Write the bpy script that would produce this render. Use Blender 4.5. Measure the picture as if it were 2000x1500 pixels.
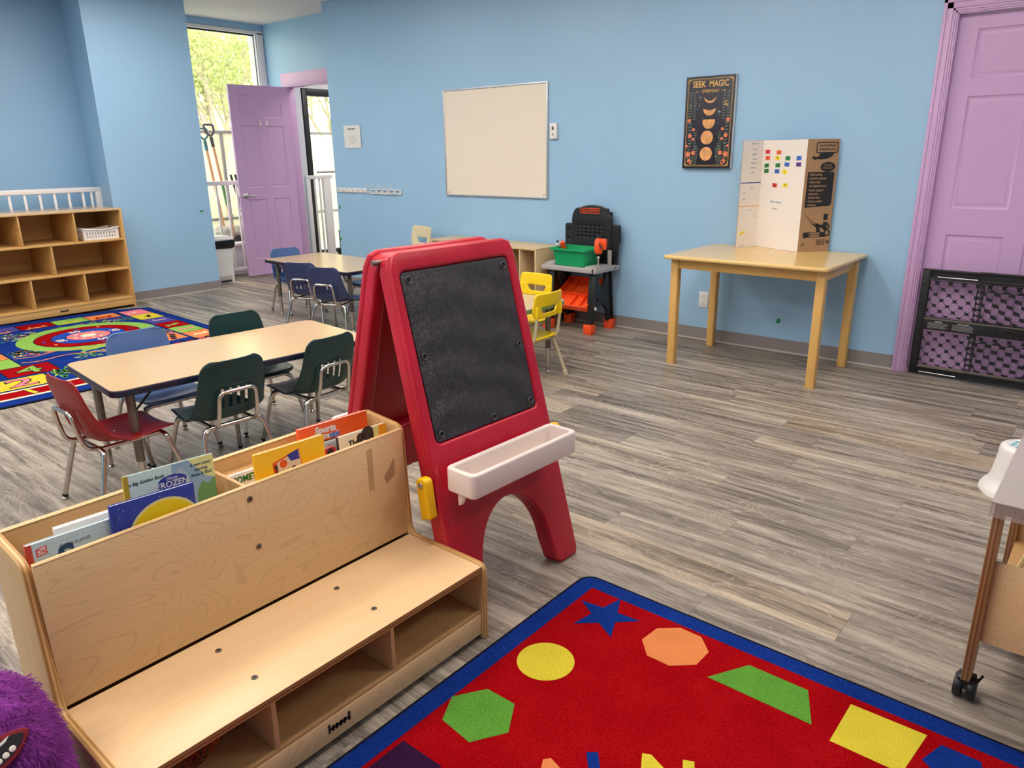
import bpy, bmesh, math, random
from mathutils import Vector, Matrix
from math import pi, sin, cos, radians as R
random.seed(7)
for o in list(bpy.data.objects): bpy.data.objects.remove(o)
SC = bpy.context.scene
COL = SC.collection

# ------------------------------------------------------------------ camera, world, exposure
cam = bpy.data.objects.new('camera', bpy.data.cameras.new('camera')); COL.objects.link(cam)
_r = Vector((0.767, 0.642, -0.013)); _b = Vector((0.616, -0.730, 0.298)).normalized()
_u = _b.cross(_r).normalized(); _r = _u.cross(_b).normalized()
cam.matrix_world = Matrix(((_r.x,_u.x,_b.x,0),(_r.y,_u.y,_b.y,0),(_r.z,_u.z,_b.z,1.34),(0,0,0,1)))
cam.data.sensor_width = 36; cam.data.lens = 25.97; cam.data.clip_start = .02; cam.data.clip_end = 200
SC.camera = cam
SC.view_settings.view_transform = 'Standard'; SC.view_settings.look = 'None'
SC.view_settings.exposure = 0.0; SC.view_settings.gamma = 1; SC.view_settings.use_curve_mapping = False
W = bpy.data.worlds.new('sky'); SC.world = W; W.use_nodes = True
_n = W.node_tree.nodes; _n['Background'].inputs[0].default_value = (1, 1, .86, 1); _n['Background'].inputs[1].default_value = 3.3
LIGHT = 12.4              # strength of the ceiling light diffusers
LIGHTCOL = (1, .93, .86, 1)

# ------------------------------------------------------------------ materials
def lin(c):
    return tuple(((x/255)/12.92 if x/255 <= .04045 else ((x/255+.055)/1.055)**2.4) for x in c)
class NT:
    def __init__(s, name):
        s.m = bpy.data.materials.new(name); s.m.use_nodes = True; s.t = s.m.node_tree; s.b = s.t.nodes['Principled BSDF']
    def n(s, typ, **kw):
        x = s.t.nodes.new(typ)
        for k, v in kw.items():
            if k in ('i',):
                for a, b in v.items(): x.inputs[a].default_value = b
            else: setattr(x, k, v)
        return x
    def l(s, a, b): s.t.links.new(a, b)
    def math(s, op, a, b=None, c=None):
        x = s.t.nodes.new('ShaderNodeMath'); x.operation = op
        for i, v in enumerate((a, b, c)):
            if v is None: continue
            if isinstance(v, (int, float)): x.inputs[i].default_value = v
            else: s.l(v, x.inputs[i])
        return x.outputs[0]
    def mix(s, f, a, b, mode='MIX'):
        x = s.t.nodes.new('ShaderNodeMix'); x.data_type = 'RGBA'; x.blend_type = mode
        for k, v in ((0, f), (6, a), (7, b)):
            if isinstance(v, (int, float)): x.inputs[k].default_value = v
            elif isinstance(v, tuple): x.inputs[k].default_value = v if len(v) == 4 else v+(1,)
            else: s.l(v, x.inputs[k])
        return x.outputs[2]
    def bump(s, h, st, d=.002):
        x = s.t.nodes.new('ShaderNodeBump'); x.inputs['Strength'].default_value = st; x.inputs['Distance'].default_value = d
        s.l(h, x.inputs['Height']); s.l(x.outputs[0], s.b.inputs['Normal'])
    def coord(s, scale=(1,1,1), which='Object'):
        c = s.t.nodes.new('ShaderNodeTexCoord'); mp = s.t.nodes.new('ShaderNodeMapping')
        s.l(c.outputs[which], mp.inputs[0]); mp.inputs['Scale'].default_value = scale
        return mp.outputs[0]
    def noise(s, vec, scale, detail=3, rough=.5, dist=0):
        x = s.t.nodes.new('ShaderNodeTexNoise'); s.l(vec, x.inputs['Vector'])
        x.inputs['Scale'].default_value = scale; x.inputs['Detail'].default_value = detail
        x.inputs['Roughness'].default_value = rough; x.inputs['Distortion'].default_value = dist
        return x.outputs[0]
    def ramp(s, f, pts):
        x = s.t.nodes.new('ShaderNodeValToRGB'); e = x.color_ramp.elements
        while len(e) > 1: e.remove(e[0])
        e[0].position = pts[0][0]; e[0].color = pts[0][1] if len(pts[0][1]) == 4 else pts[0][1]+(1,)
        for p, c in pts[1:]:
            k = e.new(p); k.color = c if len(c) == 4 else c+(1,)
        s.l(f, x.inputs[0]); return x.outputs[0]

def plain(name, c, rough=.5, metal=0, var=.06, vs=6, bump=0, bs=60, coat=0, spec=None):
    m = NT(name); col = lin(c); v = m.coord()
    n = m.noise(v, vs, 3)
    dark = tuple(x*(1-var) for x in col); lite = tuple(min(1, x*(1+var)) for x in col)
    m.l(m.ramp(n, [(.3, dark), (.7, lite)]), m.b.inputs['Base Color'])
    m.b.inputs['Roughness'].default_value = rough; m.b.inputs['Metallic'].default_value = metal
    if coat: m.b.inputs['Coat Weight'].default_value = coat
    if spec is not None: m.b.inputs['Specular IOR Level'].default_value = spec
    if bump: m.bump(m.noise(v, bs, 2), bump)
    return m.m

def wood(name, c1, c2, along=0, rough=.4, lines=.5, freq=14, fig=(1, 3)):
    """pale veneer: contour grain lines running along one local axis"""
    m = NT(name)
    sc = [fig[1]]*3; sc[along] = fig[0]
    v = m.coord(tuple(sc)); f = m.noise(v, 1.1, 2, .45, .6)
    r = m.math('FRACT', m.math('MULTIPLY', f, freq))
    tri = m.math('ABSOLUTE', m.math('SUBTRACT', r, .5))
    ln = m.math('SMOOTH_MAX', m.math('SUBTRACT', m.math('MULTIPLY', tri, 8), 3.1), 0, .25)
    sf = [55]*3; sf[along] = 2.5
    fine = m.noise(m.coord(tuple(sf)), 1.5, 4, .6)
    base = m.mix(fine, lin(c2), lin(c1))
    base = m.mix(m.math('MULTIPLY', ln, lines), base, tuple(x*.62 for x in lin(c2)))
    big = m.noise(m.coord(), 2.2, 2)
    base = m.mix(m.math('MULTIPLY', big, .25), base, tuple(x*.8 for x in lin(c1)))
    m.l(base, m.b.inputs['Base Color']); m.b.inputs['Roughness'].default_value = rough
    m.bump(fine, .04)
    return m.m

def ply_edge(name, c1, c2, axis=2):
    m = NT(name); sc = [0, 0, 0]; sc[axis] = 1
    v = m.coord(tuple(sc)); w = m.n('ShaderNodeTexWave', wave_type='BANDS', bands_direction='DIAGONAL', i={'Scale': 70, 'Distortion': .4})
    m.l(v, w.inputs[0]); m.l(m.mix(w.outputs[1], lin(c1), lin(c2)), m.b.inputs['Base Color']); m.b.inputs['Roughness'].default_value = .4
    return m.m

def carpet(name, c, var=.22):
    m = NT(name); col = lin(c); v = m.coord(which='Object')
    a = m.noise(v, 260, 4, .8); b = m.noise(v, 9, 3)
    k = m.math('ADD', m.math('MULTIPLY', a, .85), m.math('MULTIPLY', b, .15))
    m.l(m.ramp(k, [(.38, tuple(x*(1-var*1.9) for x in col)), (.5, col), (.62, tuple(min(1, x*(1+var)+.006) for x in col))]), m.b.inputs['Base Color'])
    m.b.inputs['Roughness'].default_value = 1; m.b.inputs['Specular IOR Level'].default_value = .03
    m.bump(a, .7, .003)
    return m.m

def floor_mat():
    m = NT('vinyl_planks'); L, Wd = 1.22, .18
    g = m.n('ShaderNodeNewGeometry'); s = m.n('ShaderNodeSeparateXYZ'); m.l(g.outputs['Position'], s.inputs[0])
    x, y = s.outputs[0], m.math('ADD', s.outputs[1], .023)
    row = m.math('FLOOR', m.math('DIVIDE', y, Wd))
    w1 = m.n('ShaderNodeTexWhiteNoise', noise_dimensions='1D'); m.l(row, w1.inputs['W'])
    xs = m.math('ADD', m.math('DIVIDE', x, L), w1.outputs[0]); colm = m.math('FLOOR', xs)
    cb = m.n('ShaderNodeCombineXYZ'); m.l(row, cb.inputs[0]); m.l(colm, cb.inputs[1])
    w2 = m.n('ShaderNodeTexWhiteNoise', noise_dimensions='3D'); m.l(cb.outputs[0], w2.inputs[0])
    tone = w2.outputs[0]; s2 = m.n('ShaderNodeSeparateColor'); m.l(w2.outputs[1], s2.inputs[0])
    # grain coordinates with a per-plank offset
    gv = m.n('ShaderNodeCombineXYZ'); m.l(m.math('ADD', m.math('MULTIPLY', x, .9), m.math('MULTIPLY', s2.outputs[0], 31)), gv.inputs[0])
    m.l(m.math('ADD', m.math('MULTIPLY', y, 13), m.math('MULTIPLY', s2.outputs[1], 17)), gv.inputs[1]); m.l(s2.outputs[2], gv.inputs[2])
    g1 = m.noise(gv.outputs[0], 1.6, 6, .62, .5)
    gv2 = m.n('ShaderNodeVectorMath', operation='MULTIPLY'); m.l(gv.outputs[0], gv2.inputs[0]); gv2.inputs[1].default_value = (2, 6, 1)
    g2 = m.noise(gv2.outputs[0], 4.5, 6, .75, .3)
    # cathedral figure: contours of a soft noise
    gv3 = m.n('ShaderNodeVectorMath', operation='MULTIPLY'); m.l(gv.outputs[0], gv3.inputs[0]); gv3.inputs[1].default_value = (1.6, .45, 1)
    f = m.noise(gv3.outputs[0], 1.1, 2, .4, .8)
    r = m.math('ABSOLUTE', m.math('SUBTRACT', m.math('FRACT', m.math('MULTIPLY', f, 24)), .5))
    lines = m.math('MULTIPLY', m.math('LESS_THAN', r, .09), m.math('GREATER_THAN', g2, .47))
    gv4 = m.n('ShaderNodeVectorMath', operation='MULTIPLY'); m.l(gv.outputs[0], gv4.inputs[0]); gv4.inputs[1].default_value = (5, 16, 1)
    g3 = m.noise(gv4.outputs[0], 3.0, 4, .8)
    k = m.math('ADD', m.math('ADD', m.math('MULTIPLY', g1, .52), m.math('MULTIPLY', g2, .34)), m.math('MULTIPLY', g3, .20))
    base = m.ramp(k, [(.38, lin((62, 56, 50))), (.47, lin((112, 103, 93))), (.54, lin((152, 142, 130))), (.61, lin((182, 172, 157))), (.72, lin((208, 199, 185)))])
    base = m.mix(m.math('MULTIPLY', lines, .32), base, lin((205, 197, 186)))
    tint = m.ramp(tone, [(0, (.70, .68, .67)), (.3, (.88, .86, .85)), (.7, (1.0, .98, .95)), (.9, (1.08, 1.03, .94)), (1, (1.26, 1.13, .94))])
    base = m.mix(1.0, base, tint, 'MULTIPLY')
    fy = m.math('FRACT', m.math('DIVIDE', y, Wd)); fx = m.math('FRACT', xs)
    sy = m.math('LESS_THAN', m.math('ABSOLUTE', m.math('SUBTRACT', fy, .5)), .4945)
    sx = m.math('LESS_THAN', m.math('ABSOLUTE', m.math('SUBTRACT', fx, .5)), .4992)
    seam = m.math('SUBTRACT', 1, m.math('MULTIPLY', sx, sy))
    base = m.mix(m.math('MULTIPLY', seam, .45), base, lin((70, 62, 58)))
    m.l(base, m.b.inputs['Base Color'])
    m.l(m.math('ADD', .36, m.math('MULTIPLY', g2, .16)), m.b.inputs['Roughness'])
    m.b.inputs['Specular IOR Level'].default_value = .42
    m.bump(m.math('SUBTRACT', m.math('ADD', g2, g3), m.math('MULTIPLY', seam, .6)), .18, .0015)
    return m.m

def ceil_mat():
    m = NT('ceiling_tiles'); g = m.n('ShaderNodeNewGeometry'); s = m.n('ShaderNodeSeparateXYZ'); m.l(g.outputs['Position'], s.inputs[0])
    fx = m.math('ABSOLUTE', m.math('SUBTRACT', m.math('FRACT', m.math('DIVIDE', m.math('ADD', s.outputs[0], 8.2), .61)), .5))
    fy = m.math('ABSOLUTE', m.math('SUBTRACT', m.math('FRACT', m.math('DIVIDE', m.math('SUBTRACT', s.outputs[1], 5.20), 1.22)), .5))
    ed = m.math('MAXIMUM', m.math('GREATER_THAN', fx, .482), m.math('GREATER_THAN', fy, .491))
    n = m.noise(m.coord(), 90, 4, .8)
    base = m.mix(m.math('MULTIPLY', n, .3), lin((240, 235, 230)), lin((216, 210, 204)))
    m.l(m.mix(ed, base, lin((244, 240, 236))), m.b.inputs['Base Color']); m.b.inputs['Roughness'].default_value = .9
    m.bump(m.math('ADD', m.math('MULTIPLY', n, .5), ed), .5, .004)
    return m.m

def board_mat():
    """chalkboard: dark with wiped chalk arcs and dusty edge"""
    m = NT('chalkboard'); v = m.coord()
    sw = m.n('ShaderNodeTexWave', wave_type='RINGS', rings_direction='Y', i={'Scale': 2.1, 'Distortion': 9, 'Detail': 5, 'Detail Scale': .9, 'Detail Roughness': .75})
    mp = m.n('ShaderNodeMapping'); m.l(v, mp.inputs[0]); mp.inputs['Location'].default_value = (.12, 0, .42); mp.inputs['Scale'].default_value = (1, 1, 1.3)
    m.l(mp.outputs[0], sw.inputs[0])
    n = m.noise(v, 5, 5, .65); d = m.noise(v, 170, 3, .7)
    fine = m.noise(m.coord((3, 1, 40)), 3, 4, .7)
    k = m.math('MULTIPLY', m.math('MULTIPLY', sw.outputs[1], n), m.math('MULTIPLY', fine, .62))
    s = m.n('ShaderNodeSeparateXYZ'); m.l(v, s.inputs[0])
    low = m.n('ShaderNodeMapRange', i={1: .62, 2: .30, 3: 0, 4: .30}); m.l(s.outputs[2], low.inputs[0])
    lft = m.n('ShaderNodeMapRange', i={1: -.06, 2: -.20, 3: 0, 4: .30}); m.l(s.outputs[0], lft.inputs[0])
    dust = m.math('MULTIPLY', m.math('ADD', low.outputs[0], lft.outputs[0]), m.math('GREATER_THAN', d, .52))
    k = m.math('ADD', k, m.math('MULTIPLY', dust, .42))
    m.l(m.ramp(k, [(0, lin((33, 32, 36))), (.25, lin((58, 56, 60))), (.6, lin((104, 100, 104)))]), m.b.inputs['Base Color'])
    m.b.inputs['Roughness'].default_value = .62
    return m.m

def easel_mat():
    m = NT('red_plastic'); v = m.coord()
    a = m.noise(v, 4, 3); sc = m.noise(m.coord((30, 30, 2)), 3, 4, .7)
    base = m.ramp(a, [(.3, lin((176, 14, 38))), (.7, lin((204, 26, 54)))])
    scr = m.math('MULTIPLY', m.math('GREATER_THAN', sc, .655), m.noise(v, 9, 2))
    m.l(m.mix(m.math('MULTIPLY', scr, .6), base, lin((226, 130, 140))), m.b.inputs['Base Color'])
    m.b.inputs['Roughness'].default_value = .34; m.bump(m.noise(v, 300, 2), .05)
    return m.m

def glass_mat(name, tint=(1, 1, 1), gl=.06, rough=.02):
    m = NT(name); t = m.t; t.nodes.remove(m.b)
    a = m.n('ShaderNodeBsdfTransparent'); a.inputs[0].default_value = tint+(1,)
    b = m.n('ShaderNodeBsdfGlossy'); b.inputs['Roughness'].default_value = rough
    x = m.n('ShaderNodeMixShader'); x.inputs[0].default_value = gl
    m.l(a.outputs[0], x.inputs[1]); m.l(b.outputs[0], x.inputs[2]); m.l(x.outputs[0], t.nodes['Material Output'].inputs[0])
    return m.m

def translucent(name, c, tr=.5, rough=.4):
    m = NT(name); m.b.inputs['Base Color'].default_value = lin(c)+(1,); m.b.inputs['Roughness'].default_value = rough
    a = m.n('ShaderNodeBsdfTransparent'); a.inputs[0].default_value = (.95, .93, .9, 1)
    x = m.n('ShaderNodeMixShader'); x.inputs[0].default_value = tr
    m.l(m.b.outputs[0], x.inputs[1]); m.l(a.outputs[0], x.inputs[2]); m.l(x.outputs[0], m.t.nodes['Material Output'].inputs[0])
    return m.m

def emit(name, c, s):
    m = NT(name); m.b.inputs['Base Color'].default_value = (0.8, .8, .8, 1)
    m.b.inputs['Emission Color'].default_value = c; m.b.inputs['Emission Strength'].default_value = s
    return m.m

M = {}
M['wall'] = plain('blue_wall_paint', (158, 197, 228), .42, var=.018, vs=2, bump=.06, bs=220)
M['wallw'] = plain('white_wall_paint', (222, 219, 226), .6, var=.02)
M['floor'] = floor_mat(); M['ceil'] = ceil_mat()
M['base'] = plain('grey_vinyl_base', (142, 134, 133), .5, var=.04)
M['caulk'] = plain('pale_base_toe', (190, 182, 176), .5)
M['purple'] = plain('purple_door_paint', (204, 165, 207), .38, var=.02, vs=3, bump=.03)
M['pink'] = plain('pink_trim_paint', (226, 182, 216), .45, var=.02)
M['metal'] = plain('brushed_steel', (190, 188, 186), .28, 1, var=.05)
M['chrome'] = plain('chrome_tube', (206, 198, 190), .16, 1, var=.08, vs=20)
M['gmetal'] = plain('grey_leg_sleeve', (122, 112, 102), .38, .55, var=.06)
M['dark'] = plain('dark_rubber', (26, 25, 27), .55)
M['black'] = plain('black_plastic', (24, 25, 28), .42, var=.1)
M['white'] = plain('white_plastic', (236, 232, 228), .38, var=.02)
M['whitewood'] = plain('white_painted_wood', (244, 238, 236), .42, var=.02)
M['cream'] = plain('cream_board', (238, 226, 208), .35, var=.012, vs=2)
M['alu'] = plain('aluminium_frame', (206, 204, 204), .38, .7, var=.03)
M['paper'] = plain('white_paper', (232, 230, 226), .7, var=.01)
M['paperw'] = plain('warm_white_card', (236, 228, 220), .7, var=.01)
M['ink'] = plain('black_ink', (34, 32, 32), .6); M['inkg'] = plain('grey_ink', (150, 148, 150), .7)
M['ply'] = wood('birch_front', (240, 206, 156), (226, 188, 134), 1, .38, .42, 36, (1.8, 4.2))
M['plyseat'] = wood('birch_seat', (244, 209, 162), (234, 193, 142), 1, .34, .10, 8, (1, 4))
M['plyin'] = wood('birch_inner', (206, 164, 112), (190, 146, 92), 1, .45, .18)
M['plyz'] = wood('birch_side', (224, 186, 132), (206, 164, 108), 2, .4, .2)
M['edge'] = ply_edge('ply_edge', (226, 184, 118), (170, 122, 66), 1)
M['edgez'] = ply_edge('ply_edge_top', (238, 206, 150), (176, 128, 74), 0)
M['edgey'] = ply_edge('ply_edge_side', (214, 170, 104), (152, 104, 52), 1)
M['edged'] = ply_edge('brown_ply_edge', (168, 122, 82), (116, 76, 46), 0); M['edgesz'] = ply_edge('seat_ply_edge', (196, 150, 96), (120, 78, 46), 2)
M['shelf'] = wood('shelf_maple', (222, 178, 112), (206, 158, 92), 1, .4, .08, 7)
M['shelft'] = wood('shelf_top_maple', (226, 190, 140), (214, 176, 122), 1, .14, .06, 6)
M['shelfe'] = plain('shelf_edge', (216, 172, 110), .4)
M['cubby'] = wood('cubby_birch', (222, 196, 152), (208, 180, 134), 0, .45, .08, 6)
M['table'] = wood('maple_table_top', (238, 202, 134), (224, 184, 112), 0, .22, .10, 9)
M['tableleg'] = wood('maple_leg', (232, 186, 112), (214, 164, 88), 2, .34, .14, 8)
M['lam'] = plain('maple_laminate', (204, 173, 126), .2, var=.02, vs=3)
M['navy'] = plain('navy_edge', (24, 27, 52), .35, var=.08)
M['greenedge'] = plain('sage_green_edge', (112, 150, 118), .4)
M['cgreen'] = plain('dark_green_shell', (14, 50, 50), .34, var=.08, bump=.06, bs=500)
M['cnavy'] = plain('navy_shell', (48, 58, 96), .36, var=.06, bump=.06, bs=500)
M['cblue'] = plain('soft_blue_shell', (84, 112, 164), .36, var=.05, bump=.06, bs=500)
M['cred'] = plain('red_shell', (142, 8, 14), .4, var=.06, bump=.06, bs=500)
M['yellow'] = plain('yellow_plastic', (246, 208, 6), .36, var=.03, bump=.04, bs=500)
M['beige'] = plain('beige_plastic', (222, 208, 168), .4, var=.03)
M['beigetube'] = plain('beige_painted_tube', (204, 190, 158), .38, var=.04)
M['easel'] = easel_mat(); M['board'] = board_mat()
M['traywhite'] = plain('ivory_plastic', (240, 226, 218), .36, var=.02)
M['latch'] = plain('yellow_latch', (240, 186, 6), .35, var=.03)
M['green'] = plain('green_bin', (8, 158, 96), .36, var=.03)
M['orange'] = plain('orange_plastic', (246, 84, 30), .4, var=.04)
M['wbgrey'] = plain('grey_plastic', (176, 170, 168), .45, var=.04)
M['glass'] = glass_mat('window_glass', (.97, .99, .97), .05)
M['frost'] = translucent('frosted_fence_glass', (250, 246, 222), .35, .5)
M['bag'] = plain('black_bin_liner', (22, 20, 22), .24, var=.3, bump=.6, bs=18)
M['rred'] = carpet('red_pile', (156, 4, 14)); M['rblue'] = carpet('blue_pile', (20, 50, 128)); M['ryel'] = carpet('yellow_pile', (216, 198, 60), .14)
M['rgreen'] = carpet('green_pile', (94, 152, 56), .26); M['ror'] = carpet('orange_pile', (224, 136, 80), .14); M['rpur'] = carpet('dark_purple_pile', (50, 22, 54))
M['rbind'] = carpet('black_binding', (26, 28, 44)); M['rpink'] = carpet('pink_pile', (232, 128, 140), .1); M['rwhite'] = carpet('cream_pile', (240, 224, 190), .08)
M['rvio'] = carpet('violet_pile', (80, 74, 150)); M['rteal'] = carpet('teal_pile', (60, 130, 130)); M['rgr2'] = carpet('leaf_pile', (140, 186, 84), .15); M['rbl2'] = carpet('bright_blue_pile', (40, 76, 170))
M['copper'] = plain('copper_wire', (214, 130, 98), .22, 1, var=.1)
M['fur'] = plain('purple_plush_fur', (132, 46, 140), .9, var=.25, vs=26, bump=.9, bs=60)
M['furd'] = plain('deep_purple_fur', (104, 30, 116), .95, var=.2, vs=30)
M['maroon'] = plain('maroon_felt', (120, 20, 34), .9); M['tooth'] = plain('ivory_felt', (226, 216, 206), .8); M['tongue'] = plain('pink_felt', (190, 96, 160), .9)
M['bluefelt'] = plain('blue_felt', (24, 44, 140), .9)
M['tape'] = plain('green_tape', (10, 140, 84), .6)
M['gold'] = plain('gold_print', (230, 184, 104), .5); M['moon'] = plain('moon_print', (226, 164, 104), .6, var=.22, vs=26)
M['leafp'] = plain('grey_green_print', (120, 140, 122), .6); M['coral'] = plain('coral_print', (226, 122, 88), .6); M['night'] = plain('night_print', (34, 30, 44), .45, var=.1)
M['card'] = plain('brown_cardboard', (172, 134, 98), .75, var=.05, bump=.05)
M['lens'] = plain('lcd_grey', (90, 96, 92), .3)
M['shovel'] = plain('ash_handle', (214, 150, 98), .5, var=.08); M['teal'] = plain('teal_grip', (22, 110, 120), .4); M['hgreen'] = plain('green_sleeve', (84, 140, 76), .5)
M['brick'] = plain('brown_brick', (146, 112, 96), .8, var=.25, vs=14, bump=.4, bs=30)
M['deck'] = plain('pale_concrete', (206, 200, 190), .85, var=.1); M['greyrail'] = plain('grey_fence_rail', (128, 124, 122), .5, .3)
M['stone'] = plain('pale_rock', (196, 186, 176), .9, var=.25, vs=12, bump=.6, bs=20)
M['bark'] = plain('tree_bark', (186, 174, 152), .9, var=.2); M['leaf'] = plain('young_leaf', (206, 216, 150), .8, var=.2, vs=2); M['leaf2'] = plain('bright_leaf', (196, 216, 128), .8, var=.2, vs=2)
M['light'] = emit('light_diffuser', LIGHTCOL, LIGHT)
M['caster'] = plain('caster_black', (20, 20, 22), .4); M['tub'] = translucent('clear_tub', (224, 222, 216), .25, .3); M['sheet'] = translucent('clear_vinyl_sheet', (176, 166, 162), .12, .18); M['skirt'] = translucent('clear_vinyl_skirt', (214, 208, 200), .72, .15)
M['teald'] = plain('teal_dots', (96, 176, 196), .5); M['stick'] = wood('pale_stick', (232, 208, 158), (214, 184, 128), 2, .5, .1)
def pm(key, c, rough=.5):
    if key not in M: M[key] = plain(key, c, rough, var=.03)
    return M[key]
pm('card_red', (222, 52, 62)); pm('card_orange', (246, 104, 52)); pm('card_yellow', (250, 226, 40)); pm('card_green', (32, 134, 70)); pm('card_blue', (56, 112, 206)); pm('card_purple', (96, 64, 150))
pm('line_blue', (40, 74, 160)); pm('line_orange', (240, 170, 74))
pm('bk_sophie', (178, 194, 198), .3); pm('bk_red', (196, 66, 50), .35); pm('bk_navyink', (24, 66, 104), .4); pm('bk_moon', (50, 62, 150), .3); pm('bk_sun', (248, 216, 30), .35)
pm('bk_pale', (190, 206, 196), .3); pm('bk_goldspine', (190, 156, 44), .3); pm('bk_yellow', (252, 188, 14), .3); pm('bk_orange', (244, 92, 34), .3); pm('bk_green', (14, 120, 64), .4)
pm('bk_grey', (160, 172, 178), .3); pm('bk_dk', (54, 44, 48), .4); pm('bk_cream', (236, 216, 180), .4); pm('bk_amber', (250, 166, 30), .35); pm('bk_icy', (150, 178, 196), .3); pm('bk_meadow', (110, 158, 96), .35); pm('bk_lemon', (232, 226, 150), .3)

# ------------------------------------------------------------------ geometry helpers
def T(x=0, y=0, z=0, rx=0, ry=0, rz=0, s=None):
    m = Matrix.Translation((x, y, z)) @ Matrix.Rotation(rz, 4, 'Z') @ Matrix.Rotation(ry, 4, 'Y') @ Matrix.Rotation(rx, 4, 'X')
    if s: m = m @ Matrix.Diagonal((s[0], s[1], s[2], 1))
    return m
class MB:
    def __init__(s): s.bm = bmesh.new(); s.mats = []
    def mi(s, mat):
        mat = M[mat] if isinstance(mat, str) else mat
        if mat not in s.mats: s.mats.append(mat)
        return s.mats.index(mat)
    def merge(s, b, mat, mx=None, smooth=True):
        i = s.mi(mat)
        if mx is not None: b.transform(mx)
        for f in b.faces: f.material_index = i; f.smooth = smooth
        me = bpy.data.meshes.new('t'); b.to_mesh(me); b.free()
        s.bm.from_mesh(me); bpy.data.meshes.remove(me); return s
    def box(s, x0, x1, y0, y1, z0, z1, mat, bev=0, seg=2, mx=None):
        b = bmesh.new(); bmesh.ops.create_cube(b, size=1)
        b.transform(Matrix.Translation(((x0+x1)/2, (y0+y1)/2, (z0+z1)/2)) @ Matrix.Diagonal((abs(x1-x0), abs(y1-y0), abs(z1-z0), 1)))
        if bev: bmesh.ops.bevel(b, geom=b.edges[:]+b.verts[:], offset=bev, segments=seg, affect='EDGES', profile=.5)
        return s.merge(b, mat, mx)
    def cyl(s, p0, p1, r, mat, r2=None, seg=20, bev=0):
        p0, p1 = Vector(p0), Vector(p1); d = p1-p0; b = bmesh.new()
        bmesh.ops.create_cone(b, cap_ends=True, segments=seg, radius1=r, radius2=r if r2 is None else r2, depth=d.length)
        if bev: bmesh.ops.bevel(b, geom=[e for e in b.edges if len([f for f in e.link_faces if len(f.verts) > 4]) == 1], offset=bev, segments=2, affect='EDGES', profile=.5)
        q = Vector((0, 0, 1)).rotation_difference(d.normalized()).to_matrix().to_4x4()
        return s.merge(b, mat, Matrix.Translation((p0+p1)/2) @ q)
    def ball(s, c, r, mat, sc=(1, 1, 1), seg=16, mx=None):
        b = bmesh.new(); bmesh.ops.create_uvsphere(b, u_segments=seg, v_segments=max(8, seg//2), radius=r)
        m = Matrix.Translation(c) @ Matrix.Diagonal((sc[0], sc[1], sc[2], 1))
        return s.merge(b, mat, (mx @ m) if mx else m)
    def lathe(s, prof, mat, seg=32, mx=None):
        b = bmesh.new(); rings = []
        for r, z in prof:
            rings.append([b.verts.new((max(r, 1e-5)*cos(2*pi*k/seg), max(r, 1e-5)*sin(2*pi*k/seg), z)) for k in range(seg)])
        for a, c in zip(rings, rings[1:]):
            for k in range(seg): b.faces.new((a[k], a[(k+1) % seg], c[(k+1) % seg], c[k]))
        bmesh.ops.remove_doubles(b, verts=b.verts, dist=2e-5)
        bmesh.ops.recalc_face_normals(b, faces=b.faces)
        return s.merge(b, mat, mx)
    def tube(s, pts, r, mat, fil=0, seg=12, closed=False, mx=None, r1=None):
        P = [Vector(p) for p in pts]
        if fil: P = fillet(P, fil, closed)
        b = bmesh.new(); n = len(P); up = None; rings = []
        for i, p in enumerate(P):
            a = P[i-1] if (i > 0 or closed) else p; c = P[(i+1) % n] if (i < n-1 or closed) else p
            t = (c-a).normalized()
            if up is None:
                up = t.orthogonal().normalized()
            else:
                up = (up - t*up.dot(t)); up = up.normalized() if up.length > 1e-6 else t.orthogonal().normalized()
            sd = t.cross(up); rr = r if r1 is None else r+(r1-r)*i/(n-1)
            rings.append([b.verts.new(p+(up*cos(2*pi*k/seg)+sd*sin(2*pi*k/seg))*rr) for k in range(seg)])
        pr = list(zip(rings, rings[1:])) + ([(rings[-1], rings[0])] if closed else [])
        for a, c in pr:
            for k in range(seg): b.faces.new((a[k], a[(k+1) % seg], c[(k+1) % seg], c[k]))
        if not closed: b.faces.new(rings[0][::-1]); b.faces.new(rings[-1])
        bmesh.ops.recalc_face_normals(b, faces=b.faces)
        return s.merge(b, mat, mx)
    def plate(s, outer, th, mat, holes=(), bev=0, mx=None, bres=2):
        """flat outline (x, y) extruded th along z (centred), holes cut out, rims rounded by bev"""
        cu = bpy.data.curves.new('c', 'CURVE'); cu.dimensions = '2D'; cu.fill_mode = 'BOTH'
        cu.extrude = max(th/2-bev, 1e-5); cu.bevel_depth = bev; cu.bevel_resolution = bres; cu.offset = -bev
        for lp in [outer]+list(holes):
            sp = cu.splines.new('POLY'); sp.points.add(len(lp)-1); sp.use_cyclic_u = True
            for q, (x, y) in zip(sp.points, lp): q.co = (x, y, 0, 1)
        o = bpy.data.objects.new('c', cu); COL.objects.link(o)
        me = bpy.data.meshes.new_from_object(o.evaluated_get(bpy.context.evaluated_depsgraph_get()))
        b = bmesh.new(); b.from_mesh(me); bpy.data.objects.remove(o); bpy.data.curves.remove(cu); bpy.data.meshes.remove(me)
        bmesh.ops.remove_doubles(b, verts=b.verts, dist=1e-5)
        return s.merge(b, mat, mx, smooth=False)
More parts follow.
